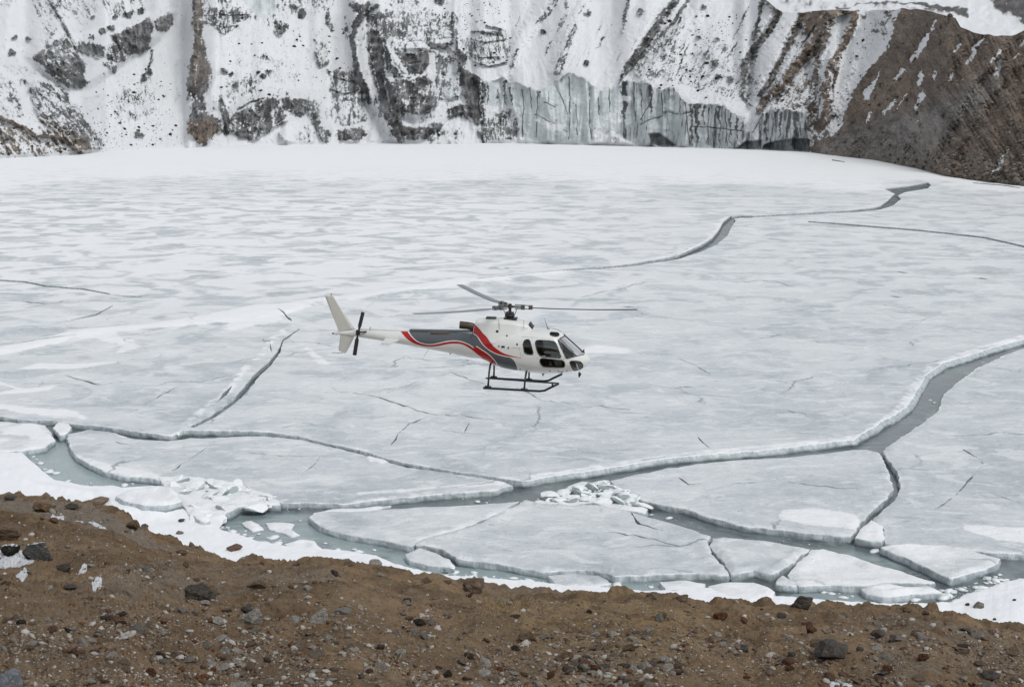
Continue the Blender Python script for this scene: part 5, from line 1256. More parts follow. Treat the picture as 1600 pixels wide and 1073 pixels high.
HW = plain('helicopter_white_paint', (.63, .64, .62), .28, 0, .12, 1.3); HW.node_tree.nodes['Principled BSDF'].inputs['Coat Weight'].default_value = .3
HWD = plain('helicopter_tail_paint', (.50, .50, .455), .4, 0, .08, 3.0)
HR = plain('stripe_red', (.36, .018, .018), .3); HG = plain('stripe_grey', (.088, .10, .11), .35)
HB = plain('black_tube_paint', (.018, .018, .02), .35); HBL = plain('rotor_blade_grey', (.20, .225, .24), .45, 0, .1)
HBD = plain('rotor_blade_dark', (.03, .03, .032), .5); HS = plain('rotor_metal', (.16, .16, .155), .35, .7); HX = plain('exhaust_metal', (.085, .065, .05), .45, .5, .3, 5)
HSM = plain('panel_seam', (.22, .22, .22), .6); HRUB = plain('window_seal', (.05, .05, .052), .6); HBR = plain('brown_grille', (.12, .09, .075), .6); HOR = plain('orange_light', (.6, .12, .03), .3)
HIN = plain('cabin_trim', (.05, .048, .045), .8); HSEAT = plain('seat_leather', (.10, .035, .025), .6); HFL = plain('cabin_floor', (.06, .06, .06), .8); HWO = plain('stripe_white', (.75, .74, .72), .3)
def glassmat():
    k = NT('window_glass'); b = k.b
    b.inputs['Base Color'].default_value = (.55, .60, .60, 1); b.inputs['Roughness'].default_value = .02
    b.inputs['Transmission Weight'].default_value = 1.0; b.inputs['IOR'].default_value = 1.05; b.inputs['Specular IOR Level'].default_value = 1.0
    k2 = k.t.nodes.new('ShaderNodeBsdfTransparent'); k2.inputs[0].default_value = (.30, .32, .31, 1)
    g = k.t.nodes.new('ShaderNodeBsdfGlossy'); g.inputs['Roughness'].default_value = .04
    mx = k.t.nodes.new('ShaderNodeMixShader'); fr = k.t.nodes.new('ShaderNodeFresnel'); fr.inputs[0].default_value = 1.5
    k.t.links.new(fr.outputs[0], mx.inputs[0]); k.t.links.new(k2.outputs[0], mx.inputs[1]); k.t.links.new(g.outputs[0], mx.inputs[2])
    out = [n for n in k.t.nodes if n.type == 'OUTPUT_MATERIAL'][0]; k.t.links.new(mx.outputs[0], out.inputs['Surface'])
    return k.m
HGL = glassmat()

# hull curves from the silhouette
topc = [loc(*p, 0) for p in [(735, 518), (775, 514), (811, 513.5), (833, 512.5), (859, 514), (872, 517), (880.5, 523), (895, 535.5), (911.5, 550), (917, 554), (921, 559)]]
botc = [loc(*p, -.45) for p in [(737, 559.5), (750, 562.5), (777, 574), (800, 579), (814.6, 581), (851.8, 585), (880, 584), (900, 581), (911, 577), (918, 572), (921.5, 566)]]
tx, tz = np.array(topc).T; bx_, bz_ = np.array(botc).T
NOSE = loc(922.6, 562, 0)
def smoothinterp(x, xs, ys):
    # monotone-ish cubic
    xs = np.asarray(xs); ys = np.asarray(ys)
    m = np.gradient(ys, xs); i = np.clip(np.searchsorted(xs, x) - 1, 0, len(xs) - 2)
    h = xs[i + 1] - xs[i]; t = np.clip((x - xs[i]) / h, 0, 1)
    return (2*t**3-3*t**2+1)*ys[i] + (t**3-2*t**2+t)*h*m[i] + (-2*t**3+3*t**2)*ys[i+1] + (t**3-t**2)*h*m[i+1]
# boom
topb = [loc(*p, 0) for p in [(519, 518.4), (538, 516.5), (562, 514.5), (600, 515.8), (637, 516.8), (690, 518), (735, 518)]]
botb = [loc(*p, -.15) for p in [(519, 523), (538, 525), (560, 527.7), (615, 536.3), (649, 542.5), (703, 552.5), (737, 559.5)]]
allt = topb + topc[1:] + [NOSE]; allb = botb + botc[1:] + [NOSE]
TX, TZ = np.array(allt).T; BX, BZ = np.array(allb).T
hwx = np.array([-7.6, -7.0, -6.4, -5, -4, -2.6, -2.0, -1.5, -.8, 0, .5, 1.2, 1.8, 2.2, 2.6, 2.9, 3.1, 3.25, 3.36, NOSE[0]])
hwv = np.array([.05, .09, .13, .19, .245, .33, .42, .55, .76, .89, .93, .95, .93, .89, .80, .68, .55, .40, .23, .03])
def hull(X):
    X = np.asarray(X, float)
    zt = smoothinterp(X, TX, TZ); zb_ = smoothinterp(X, BX, BZ); hw = smoothinterp(X, hwx, hwv)
    zt = np.maximum(zt, zb_ + .02)
    return zb_, zt, np.maximum(hw, .02), np.interp(X, [-7, -2.5, -1, 1, 2.5, 3.3], [2.0, 2.1, 2.6, 2.8, 2.5, 2.1])
def hully(X, Z):
    zb_, zt, hw, n = hull(X)
    zc = zb_ + (zt - zb_) * .47; up = Z > zc
    hh = np.where(up, zt - zc, zc - zb_)
    q = np.clip(np.abs(Z - zc) / hh, 0, .992)
    return hw * (1 - q ** n) ** (1 / n)
def hullsec(X, th):
    zb_, zt, hw, n = hull(X)
    zc = zb_ + (zt - zb_) * .47
    c, s_ = np.cos(th), np.sin(th)
    y = hw * np.sign(c) * np.abs(c) ** (2 / n)
    hh = np.where(s_ > 0, zt - zc, zc - zb_)
    return y, zc + hh * np.sign(s_) * np.abs(s_) ** (2 / n)
# windows (px outlines read on the near side), mirrored on the far side
W = dict(
 rear_window=[zb(*p) for p in [(170, 470), (178, 430), (197, 402), (222, 394), (250, 393), (272, 412), (290, 470), (322, 590), (318, 618), (290, 622), (222, 614), (195, 598), (182, 560)]],
 door_window=[zb(*p) for p in [(355, 452), (362, 420), (385, 404), (430, 402), (560, 410), (640, 422), (665, 445), (690, 500), (742, 640), (746, 662), (732, 674), (680, 672), (560, 662), (460, 650), (425, 635), (402, 610), (380, 560)]],
 lower_door_window=[zb(*p) for p in [(424, 725), (430, 695), (450, 683), (500, 684), (640, 697), (765, 712), (795, 732), (806, 765), (804, 800), (782, 820), (700, 820), (560, 815), (485, 808), (455, 790), (434, 760)]],
 nose_window=[zb(*p) for p in [(880, 745), (890, 726), (915, 720), (980, 720), (1035, 728), (1065, 748), (1082, 782), (1076, 822), (1040, 848), (990, 865), (955, 872), (935, 855), (905, 805)]],
 roof_window=[zb(*p) for p in [(578, 305), (586, 282), (606, 272), (660, 274), (700, 282), (722, 300), (720, 325), (700, 342), (660, 350), (610, 338), (584, 325)]])
WY = dict(rear_window=-.93, door_window=-.92, lower_door_window=-.93, nose_window=-.66, roof_window=-.6)
def refine(poly, yl, it=3):
    pts = [loc(*p, yl) for p in poly]
    for _ in range(it):
        pts = [loc(p[0], p[1], -float(hully(np.float64(q[0]), np.float64(q[1])))) for p, q in zip(poly, pts)]
    return pts
WL = {k_: refine(v_, WY[k_]) for k_, v_ in W.items()}
WS = refine([zb(*p) for p in [(700, 412), (740, 368), (770, 345)]], -.75) ; WSb = refine([zb(*p) for p in [(830, 685), (960, 652), (1045, 630)]], -.6)
topw = [loc(882.5, 524.2, 0), loc(912.3, 551.6, 0)]
# the windscreen wraps round the front: its outline in side view
WSP = [WS[0], WS[1], (WS[2][0], WS[2][1] + .0), (topw[0][0], topw[0][1] + .03), (topw[1][0] + .25, topw[1][1] + .25), (topw[1][0] + .02, topw[1][1] - .02), WSb[2], WSb[1], WSb[0]]
def loft(x0, x1, nx, nt):
    xs = np.linspace(x0, x1, nx); th = np.linspace(0, 2 * np.pi, nt, endpoint=False)
    Xg, Tg = np.meshgrid(xs, th, indexing='ij')
    y, z = hullsec(Xg, Tg)
    v = np.stack([Xg, y, z], -1).reshape(-1, 3)
    i = (np.arange(nx - 1)[:, None] * nt + np.arange(nt)[None]).ravel()
    j = (np.arange(nx - 1)[:, None] * nt + (np.arange(nt)[None] + 1) % nt).ravel()
    f = np.stack([i, j, j + nt, i + nt], 1)
    return v, f
v, f = loft(-1.45, NOSE[0] - .005, 300, 240)
c = v[f].mean(1); hole = np.zeros(len(f), bool)
for k_, p in WL.items():
    hole |= inside(c[:, 0], c[:, 2], p) & (np.abs(c[:, 1]) > .25)
hole |= inside(c[:, 0], c[:, 2], WSP)
cab = mesh('cabin_shell', v, np.ascontiguousarray(f[~hole]), [HW], heli, True)
sol = cab.modifiers.new('thickness', 'SOLIDIFY'); sol.thickness = .03; sol.offset = -1
v, f = loft(-7.58, -1.45, 140, 64)
boom = mesh('tail_boom', v, np.ascontiguousarray(f), [HW], heli, True)
MB().tube([(-7.66, 0, loc(516.8, 520.6, 0)[1]), (-7.45, 0, loc(523, 520.8, 0)[1])], [.03, .055], 10).build('boom_tip', HBD, boom, True)
# glass, seals
def patch_on(poly, name, matl, parent, side, eps=0.0, steps=14):
    """pane that follows the hull inside a side-view outline"""
    P_ = np.array(poly); x0, x1 = P_[:, 0].min(), P_[:, 0].max(); z0, z1_ = P_[:, 1].min(), P_[:, 1].max()
    dens = []
    for i in range(len(P_)):
        a, b = P_[i], P_[(i + 1) % len(P_)]; m = max(1, int(np.hypot(*(b - a)) / .05))
        for q in range(m): dens.append(a + (b - a) * q / m)
    dens = np.array(dens)
    gx, gz = np.meshgrid(np.linspace(x0, x1, steps), np.linspace(z0, z1_, steps)); gx = gx.ravel(); gz = gz.ravel()
    ok = inside(gx, gz, dens.tolist()); gx, gz = gx[ok], gz[ok]
    dd_ = np.sqrt(((gx[:, None] - dens[None, :, 0]) ** 2 + (gz[:, None] - dens[None, :, 1]) ** 2).min(1)); gx, gz = gx[dd_ > .02], gz[dd_ > .02]
    pts = np.concatenate([dens, np.stack([gx, gz], 1)]); n = len(dens)
    r = delaunay_2d_cdt([Vector(p) for p in pts], [(i, (i + 1) % n) for i in range(n)], [], 0, 1e-6, False)
    Vv = np.array([tuple(q) for q in r[0]]); T = np.array(r[2]); cc = Vv[T].mean(1); T = T[inside(cc[:, 0], cc[:, 1], dens.tolist())]
    y = (hully(Vv[:, 0], Vv[:, 1]) + eps) * side
    o = mesh(name, np.stack([Vv[:, 0], y, Vv[:, 1]], 1), T, [matl], parent, True)
    # orient outwards
    return o, dens
def ring(dens, side, w, h, name, matl, parent):
    pts = [Vector((p[0], side * (float(hully(np.float64(p[0]), np.float64(p[1]))) + .004), p[1])) for p in dens]
    b = MB(); b.tube(pts + [pts[0], pts[1]], w, 6, False)
    return b.build(name, matl, parent, True)
for side in (-1, 1):
    for k_, p in WL.items():
        g, dens = patch_on(p, k_, HGL, heli, side, -.008)
        ring(dens, side, .017, .01, 'window_frame', HRUB, g)
# windscreen panes: left and right of the centre post
for side in (-1, 1):
    zs_top = lambda X: float(hull(np.float64(X))[1])
    xs = np.linspace(WS[0][0], topw[1][0] + .02, 40); vs = []; nr = 14
    # lower edge in side view as a function of X, upper edge = hull top (centre line)
    low = [WS[0]] + [WSb[0], WSb[1], WSb[2], (topw[1][0] + .02, topw[1][1] - .02)]
    for X_ in xs:
        zl = np.interp(X_, [q[0] for q in low], [q[1] for q in low])
        if X_ < topw[0][0]:
            zu = np.interp(X_, [WS[0][0], WS[1][0], WS[2][0], topw[0][0]], [WS[0][1], WS[1][1], WS[2][1], topw[0][1]])
        else: zu = zs_top(X_)
        zu = max(zu, zl + .001)
        for q in range(nr):
            tq = q / (nr - 1)
            Z_ = zl + (zu - zl) * (1 - (1 - tq) ** 1.6)
            yy = float(hully(np.float64(X_), np.float64(Z_)))
            if tq > .999 and X_ >= topw[0][0]: yy = 0.015
            vs.append((X_, side * max(yy - .006, .012), Z_))
    pane = mesh('windscreen', vs, gridfaces(len(xs), nr), [HGL], heli, True)
    edge = [vs[q * nr] for q in range(len(xs))]
    MB().tube([Vector(e) + Vector((0, side * .008, 0)) for e in edge], .018, 6).build('window_frame', HRUB, pane, True)
    e2 = [vs[q * nr + nr - 1] for q in range(len(xs)) if xs[q] <= topw[0][0] + .05]
    MB().tube([Vector(e) + Vector((0, side * .008, 0)) for e in e2], .02, 6).build('window_frame', HRUB, pane, True)
cp = [(X_, 0, float(hull(np.float64(X_))[1]) + .006) for X_ in np.linspace(topw[0][0] - .03, topw[1][0] + .03, 14)]
MB().tube(cp, .032, 8).build('centre_post', HRUB, heli, True)
nose_p = loc(911.5, 550.5, 0)
MB().tube([(nose_p[0], 0, nose_p[1]), (nose_p[0] + .02, 0, nose_p[1] + .13)], .03, 8).build('wiper_mount', HBD, heli, True)
for side in (-1, 1):
    MB().tube([(nose_p[0] - .02, side * .05, nose_p[1] + .03), (2.75, side * .38, float(hull(np.float64(2.75))[1]) - .09)], .012, 6).build('wiper', HBD, heli, True)
# cowling over the engine and gearbox
ctop = [loc(*p, 0) for p in [(741, 510), (744, 500), (748, 498), (786, 497), (811, 500), (826, 503.6), (832, 510), (838, 514)]]
CX = np.array([q[0] for q in ctop]); CZ = np.array([q[1] for q in ctop])
def cowly(X, Z):
    """half width of the cowling, 0 where it is absent"""
    X = np.asarray(X, float); Z = np.asarray(Z, float)
    zt = np.interp(X, CX, CZ)
    top_ = np.interp(X, [CX[0], -1.2, -.6, .3, .8, CX[-1]], [.30, .42, .50, .50, .44, .30])
    q = np.clip((zt - Z) / .95, 0, 1)                 # 0 at the roof, 1 at its foot
    w = top_ * (1 - np.clip(1 - (zt - Z) / .16, 0, 1) ** 2.2 * .55) + np.interp(X, [CX[0], -.8, .4, CX[-1]], [.12, .30, .34, .10]) * q ** 1.5
    return np.where((X < CX[0]) | (X > CX[-1]) | (Z > zt) | (Z < zt - 1.0), 0.0, w)
nx, nt = 70, 26; vs = []
for X_ in np.linspace(CX[0], CX[-1], nx):
    zt = float(np.interp(X_, CX, CZ)); zl = [zt - 1e-4 - .93 * (q / (nt - 1)) ** 1.6 for q in range(nt)]
    L = [(X_, float(cowly(X_, z_)), z_) for z_ in zl]
    vs += [(a, b, c_) for a, b, c_ in reversed(L)] + [(a, -b, c_) for a, b, c_ in L]
ff = gridfaces(nx, 2 * nt).tolist() + [tuple(range(2 * nt)), tuple(reversed(range((nx - 1) * 2 * nt, nx * 2 * nt)))]
cowl = mesh('engine_cowling', vs, ff, [HW], heli, True)
def skiny(X, Z):
    return np.maximum(hully(X, Z), cowly(X, Z))
# panel seams and stripes
def strip(up, lo_, name, matl, side, N=60, Mm=8, eps=.004, parent=None):
    def rs(pl, n):
        pl = np.array(pl, float); d = np.concatenate([[0], np.cumsum(np.hypot(*np.diff(pl, axis=0).T))]); t = np.linspace(0, d[-1], n)
        return np.stack([smoothinterp(t, d, pl[:, 0]), smoothinterp(t, d, pl[:, 1])], 1) if len(pl) > 2 else np.stack([np.interp(t, d, pl[:, 0]), np.interp(t, d, pl[:, 1])], 1)
    a, b = rs(up, N), rs(lo_, N); t = np.linspace(0, 1, Mm)[None, :, None]
    G = a[:, None] * (1 - t) + b[:, None] * t
    X_, Z_ = G[..., 0], G[..., 1]
    zb_, zt, _, _ = hull(X_); zc_ = np.interp(X_, CX, CZ); zt2 = np.where((X_ > CX[0]) & (X_ < CX[-1]), np.maximum(zt, zc_), zt); Z_ = np.clip(Z_, zb_ + .012 * (zt - zb_), zt2 - .012 * (zt - zb_))
    Y_ = side * (skiny(X_, Z_) + eps)
    return mesh(name, np.stack([X_, Y_, Z_], -1).reshape(-1, 3), gridfaces(N, Mm), [matl], parent or heli, True)
def R1(pts, yl): return refine(pts, yl)
ru = R1([z1(*p) for p in [(742, 488), (765, 520), (795, 556), (830, 583), (870, 598), (920, 606), (960, 604), (1010, 594), (1060, 583), (1110, 577), (1150, 578), (1200, 590), (1245, 610), (1300, 642)]] + [z2(*p) for p in [(20, 600), (60, 622), (100, 648), (135, 675), (165, 705), (188, 735), (197, 772)]], -.3)
rl = R1([z1(*p) for p in [(690, 490), (715, 524), (745, 556), (785, 585), (830, 604), (880, 616), (930, 620), (985, 615), (1035, 606), (1090, 597), (1140, 596), (1185, 602), (1235, 626), (1290, 664)]] + [z2(*p) for p in [(10, 641), (40, 668), (70, 692), (100, 715), (125, 736), (148, 756), (165, 768)]], -.3)
def shift(pl, dz): return [(p[0], p[1] + dz) for p in pl]
def offn(pl, w):
    pl = np.array(pl); t = np.gradient(pl, axis=0); t /= np.hypot(t[:, 0], t[:, 1])[:, None]; n = np.stack([-t[:, 1], t[:, 0]], 1)
    return [tuple(q) for q in pl + n * w]
au = R1([z2(*p) for p in [(12, 403), (35, 420), (60, 442), (85, 475), (110, 515), (140, 560), (170, 597), (205, 625), (250, 652), (310, 672), (360, 684), (398, 691)]], -.8)
al = R1([z2(*p) for p in [(-28, 468), (0, 478), (25, 498), (50, 535), (80, 578), (115, 612), (150, 635), (190, 655), (240, 670), (300, 682), (360, 690), (400, 696)]], -.8)
gu = R1([z1(*p) for p in [(757, 490), (850, 492), (950, 493), (1050, 494), (1150, 495), (1240, 500), (1280, 520)]] + [z2(*p) for p in [(-10, 478), (0, 482), (25, 503), (50, 540), (80, 583), (115, 617), (150, 641), (190, 660), (240, 676), (300, 688), (335, 712), (360, 760), (380, 806)]], -.5)
glw = [q for q in offn(ru, .035)]
gl2 = glw[:-1] + [R1([z2(205, 775)], -.6)[0]]
gl3 = gl2 + R1([z2(*p) for p in [(290, 792), (372, 806)]], -.6)
for side in (-1, 1):
    # grey field between the two red waves: behind the engine it runs up to the boom top
    strip(gu, gl3, 'livery_grey', HG, side, 110, 22, .003)
    strip(ru, rl, 'livery_red', HR, side, 110, 6, .006)
    strip(offn(ru, .034), ru, 'livery_white_edge', HWO, side, 110, 2, .0055)
    strip(au, al, 'livery_red', HR, side, 90, 6, .006)
    strip(al, offn(al, -.03), 'livery_white_edge', HWO, side, 90, 2, .0055)
    seams = [[(300, 372), (330, 480), (385, 690), (420, 838)], [(150, 352), (300, 360), (500, 378), (640, 395), (692, 408)], [(150, 352), (152, 470), (168, 640), (190, 800), (200, 880)], [(692, 408), (740, 520), (800, 670), (850, 800), (872, 850)],
             [(0, 515), (60, 522), (150, 530)], [(110, 528), (135, 640), (165, 790), (175, 860)], [(410, 652), (560, 668), (700, 682), (800, 690)]]
    for sm in seams:
        pts = R1([zb(*p) for p in sm], -.9)
        MB().tube([(p[0], side * (float(hully(np.float64(p[0]), np.float64(p[1]))) + .001), p[1]) for p in pts], .007, 4).build('panel_seam', HSM, heli)
    for q, (a, b, w_, h_) in enumerate([(577, 868, 14, 30), (706, 866, 12, 24), (842, 866, 12, 24), (125, 845, 20, 26), (78, 468, 20, 34), (-55, 520, 20, 26), (-135, 505, 50, 30), (-200, 495, 18, 22)]):
        p = R1([zb(a, b)], -.85)[0]; y = float(hully(np.float64(p[0]), np.float64(p[1])))
        MB().box((p[0], side * y, p[1]), (w_ * .0028, .03, h_ * .0028)).build('door_handle' if q in (3, 4) else 'vent', HBD, heli, bevel=.004)
def cb(px, py, y, d, name, matl, parent=None, bev=.004):
    x_, z_ = loc(px, py, y); return MB().box((x_, y, z_), d).build(name, matl, parent or heli, bevel=bev)
cb(767.5, 496.3, 0, (.42, .4, .05), 'cowling_vent', HBD); cb(798, 497.2, 0, (.55, .5, .06), 'mast_base', HBD)
cb(777, 518, -.60, (.10, .05, .12), 'latch', HBD); cb(760, 553, -.55, (.16, .04, .14), 'intake', HBD)
x_, z_ = loc(830.5, 508, 0)
MB().box((x_, 0, z_), (.05, .62, .26), Matrix.Rotation(math.radians(-38), 3, 'Y')).build('air_intake', HBD, heli, bevel=.01)
for px_ in (779.5, 818.5):
    a = loc(px_, 499.5, -.45); b = loc(px_ + (1 if px_ < 800 else 0), 514, -.56)
    MB().tube([(a[0], -.50, a[1]), (b[0], -.60, b[1])], .008, 4).build('cowling_seam', HSM, heli)
# exhaust
e0, e1, e2 = loc(718.5, 507.5, 0), loc(730, 508.5, 0), loc(744, 515, 0)
MB().tube([(e2[0] + .1, 0, e2[1] - .1), (e2[0], 0, e2[1]), ((e1[0] + e2[0]) / 2, 0, (e1[1] + e2[1]) / 2 + .05), (e1[0], 0, e1[1]), (e0[0], 0, e0[1])], [.15, .16, .165, .16, .165], 20, False).build('exhaust_pipe', HX, heli, True)
MB().tube([(e0[0] + .02, 0, e0[1]), (e0[0] + .03, 0, e0[1])], [.15, .15], 20).build('exhaust_mouth', HBD, heli)
# spine cover along the boom and its grille
s0, s1 = loc(640, 516.5, 0), loc(738, 518.2, 0)
L_ = s1[0] - s0[0]
MB().box(((s0[0] + s1[0]) / 2, 0, (s0[1] + s1[1]) / 2 + .01), (L_, .20, .12), Matrix.Rotation(-math.atan2(s1[1] - s0[1], L_), 3, 'Y')).build('tail_shaft_cover', HG, heli, bevel=.04)
s2 = loc(565, 514, 0); L2 = s0[0] - s2[0]
MB().box(((s0[0] + s2[0]) / 2 - .01, 0, (s0[1] + s2[1]) / 2 - .01), (L2, .15, .10), Matrix.Rotation(-math.atan2(s0[1] - s2[1], L2), 3, 'Y')).build('tail_shaft_cover', HW, heli, bevel=.03)
a = loc(687.5, 520.8, -.2)
MB().box((a[0], -.16, a[1] + .02), (.78, .10, .12)).build('side_grille', HBR, heli, bevel=.02)
for px_ in (562, 578): 
    a = loc(px_, 515, -.08); MB().box((a[0], -.0, a[1]), (.012, .18, .2)).build('panel_seam', HSM, heli)
# fins
def fin(px_pts, name, th, parent):
    b = MB(); P_ = [loc(*p, 0) for p in px_pts]; n = len(P_)
    cxm = sum(p[0] for p in P_) / n; czm = sum(p[1] for p in P_) / n
    inner = [(cxm + (p[0] - cxm) * .82, czm + (p[1] - czm) * .96) for p in P_]
    vs = [(p[0], 0, p[1]) for p in P_] + [(p[0], -th, p[1]) for p in inner] + [(p[0], th, p[1]) for p in inner]
    fs = [(i, (i + 1) % n, n + (i + 1) % n, n + i) for i in range(n)] + [((i + 1) % n, i, 2 * n + i, 2 * n + (i + 1) % n) for i in range(n)] + [tuple(range(n, 2 * n)), tuple(reversed(range(2 * n, 3 * n)))]
    b.add(vs, fs); return b.build(name, HWD, parent)
fu = fin([(507.6, 461.8), (518.6, 461.5), (537, 488), (555, 514.5), (530, 519.5), (520, 494)], 'tail_fin', .055, heli)
fl = fin([(532, 521.5), (553.6, 526), (548, 538), (541, 551), (538, 552), (529, 547.5)], 'ventral_fin', .05, heli)
a = loc(517.5, 460, 0); MB().tube([(a[0], 0, a[1] - .05), (a[0], 0, a[1] + .05)], .022, 8).build('anti_collision_light', HOR, fu, True)
q0 = loc(541, 548, -.02); q1 = loc(525, 556, -.02)
MB().tube([(q0[0], 0, q0[1] - .02), (q0[0] - .25, 0, q0[1] - .12), (q0[0] - .62, 0, q0[1] - .12)], .011, 6).build('tail_bumper', HBD, fl, True)
# stabiliser: px of the near half
sa = [loc(*p, -1.15) for p in [(596, 537.5), (609, 538.5)]]; sb = [loc(*p, -.2) for p in [(601.5, 529.5), (624, 529.5)]]
for side in (-1, 1):
    vs = []
    for (x_, z_), y_ in ((sa[0], 1.25), (sa[1], 1.25), (sb[1], .16), (sb[0], .16)):
        xq = {0: 0}.get(1, x_)
        vs += [(x_, side * y_, sb[0][1] + .02), (x_, side * y_, sb[0][1] - .05)]
    MB().add(vs, [(0, 2, 4, 6), (7, 5, 3, 1), (0, 1, 3, 2), (2, 3, 5, 4), (4, 5, 7, 6), (6, 7, 1, 0)]).build('stabiliser', HW, heli, bevel=.01)
# tail rotor on the right side of the fin
trc = loc(559.5, 519.5, -.36); TR = Vector((trc[0], -.36, trc[1]))
trh = MB().tube([TR + Vector((0, .34, 0)), TR + Vector((0, -.07, 0))], .05, 12).tube([TR + Vector((.0, .06, 0)), TR + Vector((.32, .22, .02))], .035, 8).box(TR, (.16, .14, .22)).build('tail_rotor', HBD, heli)
a = loc(567.3, 487.5, -.36); b = loc(554, 555, -.36)
for (x_, z_) in (a, b):
    d = Vector((x_, -.36, z_)) - TR; L_ = d.length; d.normalize(); w_ = d.cross(Vector((0, 1, 0)))
    vs = []
    for t, c_, th in ((.10, .05, .03), (.22, .10, .018), (.32, .18, .014), (.98, .18, .010), (1.0, .15, .006)):
        p = TR + d * L_ * t
        for sx1, sy1 in ((-.5, 0), (-.2, .5), (.5, 0), (-.2, -.5)):
            vs.append(p + w_ * c_ * sx1 * .9 + Vector((0, 1, 0)) * (th * sy1 + c_ * sx1 * .25))
    fs = [(i * 4 + q, i * 4 + (q + 1) % 4, i * 4 + 4 + (q + 1) % 4, i * 4 + 4 + q) for i in range(4) for q in range(4)] + [(3, 2, 1, 0), (16, 17, 18, 19)]
    MB().add(vs, fs).build('tail_rotor_blade', HBD, trh, True)
# main rotor
rot = MB()
rot.tube([(0, 0, 2.95), (0, 0, 3.5)], [.075, .06], 14).tube([(0, 0, 3.40), (0, 0, 3.47)], .17, 16).tube([(0, 0, 3.5), (0, 0, 3.56)], [.09, .05], 12)
rot.tube([(0, 0, 3.02), (0, 0, 3.12)], .21, 16).tube([(0, 0, 3.15), (0, 0, 3.20)], .18, 16)
for q in range(5): rot.tube([(.16 * math.cos(q * 1.26), .16 * math.sin(q * 1.26), 2.92), (.1 * math.cos(q * 1.26), .1 * math.sin(q * 1.26), 3.05)], .03, 6)
rotor = rot.build('main_rotor', HBD, heli, True)
for (ph, tipz) in ((-2, 0), (121.5, 0), (231, 0)):
    ph = math.radians(ph); cd = Vector((math.cos(ph), math.sin(ph), 0)); pw_ = Vector((-math.sin(ph), math.cos(ph), 0)); UP = Vector((0, 0, 1)); H0 = Vector((0, 0, 3.44))
    def at(r, z=0, s_=0): return H0 + cd * r + UP * z + pw_ * s_
    sl2 = MB()
    sl2.tube([at(.15), at(.62, .0)], [.05, .035], 8).tube([at(.20, .09), at(.95, .075)], .022, 6).tube([at(.20, -.09), at(.95, -.055)], .022, 6)
    sl2.box(tuple(at(.55)), (.16, .16, .2), Matrix.Rotation(ph, 3, 'Z')).box(tuple(at(.88, .01)), (.16, .2, .17), Matrix.Rotation(ph, 3, 'Z'))
    sl2.build('rotor_sleeve', HS, rotor)
    MB().tube([at(.28, -.08, .22), at(.2, -.36, .10)], .016, 6).build('pitch_link', HS, rotor, True)
    vs = []; st = []
    for r_, c_, th in ((.86, .10, .05), (1.05, .12, .04), (1.35, .30, .04), (1.6, .35, .04)): st.append((r_, c_, th))
    for r_ in np.linspace(1.9, 5.30, 14): st.append((r_, .35, .034))
    st.append((5.38, .32, .02))
    for r_, c_, th in st:
        z_ = .17 * (r_ / 5.4) ** 1.6 - .03 * math.sin(r_ / 5.4 * 3.14)
        p = at(r_, z_); tw = math.radians(7 - 6 * r_ / 5.4) * 1
        for s_, t_ in ((-.5, 0), (-.25, .5), (.2, .42), (.5, 0), (.2, -.42), (-.25, -.5)):
            o1 = c_ * s_; o2 = th * t_
            vs.append(p + pw_ * (-o1 * math.cos(tw) + o2 * math.sin(tw)) + UP * (-o1 * math.sin(tw) * -1 + o2 * math.cos(tw)))
    n_ = len(st)
    fs = [(i * 6 + q, i * 6 + (q + 1) % 6, i * 6 + 6 + (q + 1) % 6, i * 6 + 6 + q) for i in range(n_ - 1) for q in range(6)] + [tuple(reversed(range(6))), tuple(range(n_ * 6 - 6, n_ * 6))]
    MB().add(vs, fs).build('rotor_blade', HBL if abs(ph) > .2 else HBD, rotor, True)  # forward blade darker: its edge-on shade is put into the colour
# landing gear
nsk = [loc(*p, -1.05) for p in [(755, 606), (762, 606.3), (819, 609.6), (843, 611), (851, 610), (862, 604.5), (873, 599.3)]]
nst = [loc(*p, -1.05) for p in [(759, 590.6), (800, 593.5), (840, 596.6), (864, 598.2), (873.5, 598.8)]]
for side in (-1, 1):
    sk = MB().tube([(p[0], side * 1.05, p[1]) for p in nsk], .048, 10).build('skid', HB, heli, True)
    if side < 0:
        MB().tube([(p[0], side * 1.05, p[1]) for p in nst], .034, 8).build('skid_step', HB, sk, True)
        g0, g1 = loc(863, 598.3, -1.05), loc(863.5, 604, -1.05)
        MB().tube([(g0[0], side * 1.05, g0[1]), (g1[0], side * 1.05, g1[1])], .04, 8).build('skid_brace', HB, sk, True)
for px_t, px_b, xb in ((766.5, 762.5, 0), (822.5, 819, 1)):
    t_ = loc(px_t, 571 if not xb else 583, -.55); b_ = loc(px_b, 605 if not xb else 609, -1.05)
    pts = [(b_[0], -1.05, b_[1]), (b_[0] + .005, -1.0, b_[1] + (t_[1] - b_[1]) * .3), (t_[0] - .01, -.90, b_[1] + (t_[1] - b_[1]) * .75), (t_[0], -.70, t_[1] + .02), (t_[0], -.4, t_[1] + .10)]
    b = MB().tube(pts + [(p[0], -p[1], p[2]) for p in reversed(pts)], [.05, .038, .04, .045, .045] * 1 + [.045, .045, .04, .038, .05], 10)
    b.tube([(b_[0] - .14, -1.05, b_[1] + .01), (b_[0] + .14, -1.05, b_[1] + .01)], .058, 8).tube([(b_[0] - .14, 1.05, b_[1] + .01), (b_[0] + .14, 1.05, b_[1] + .01)], .058, 8)
    b.build('cross_tube', HB, heli, True)
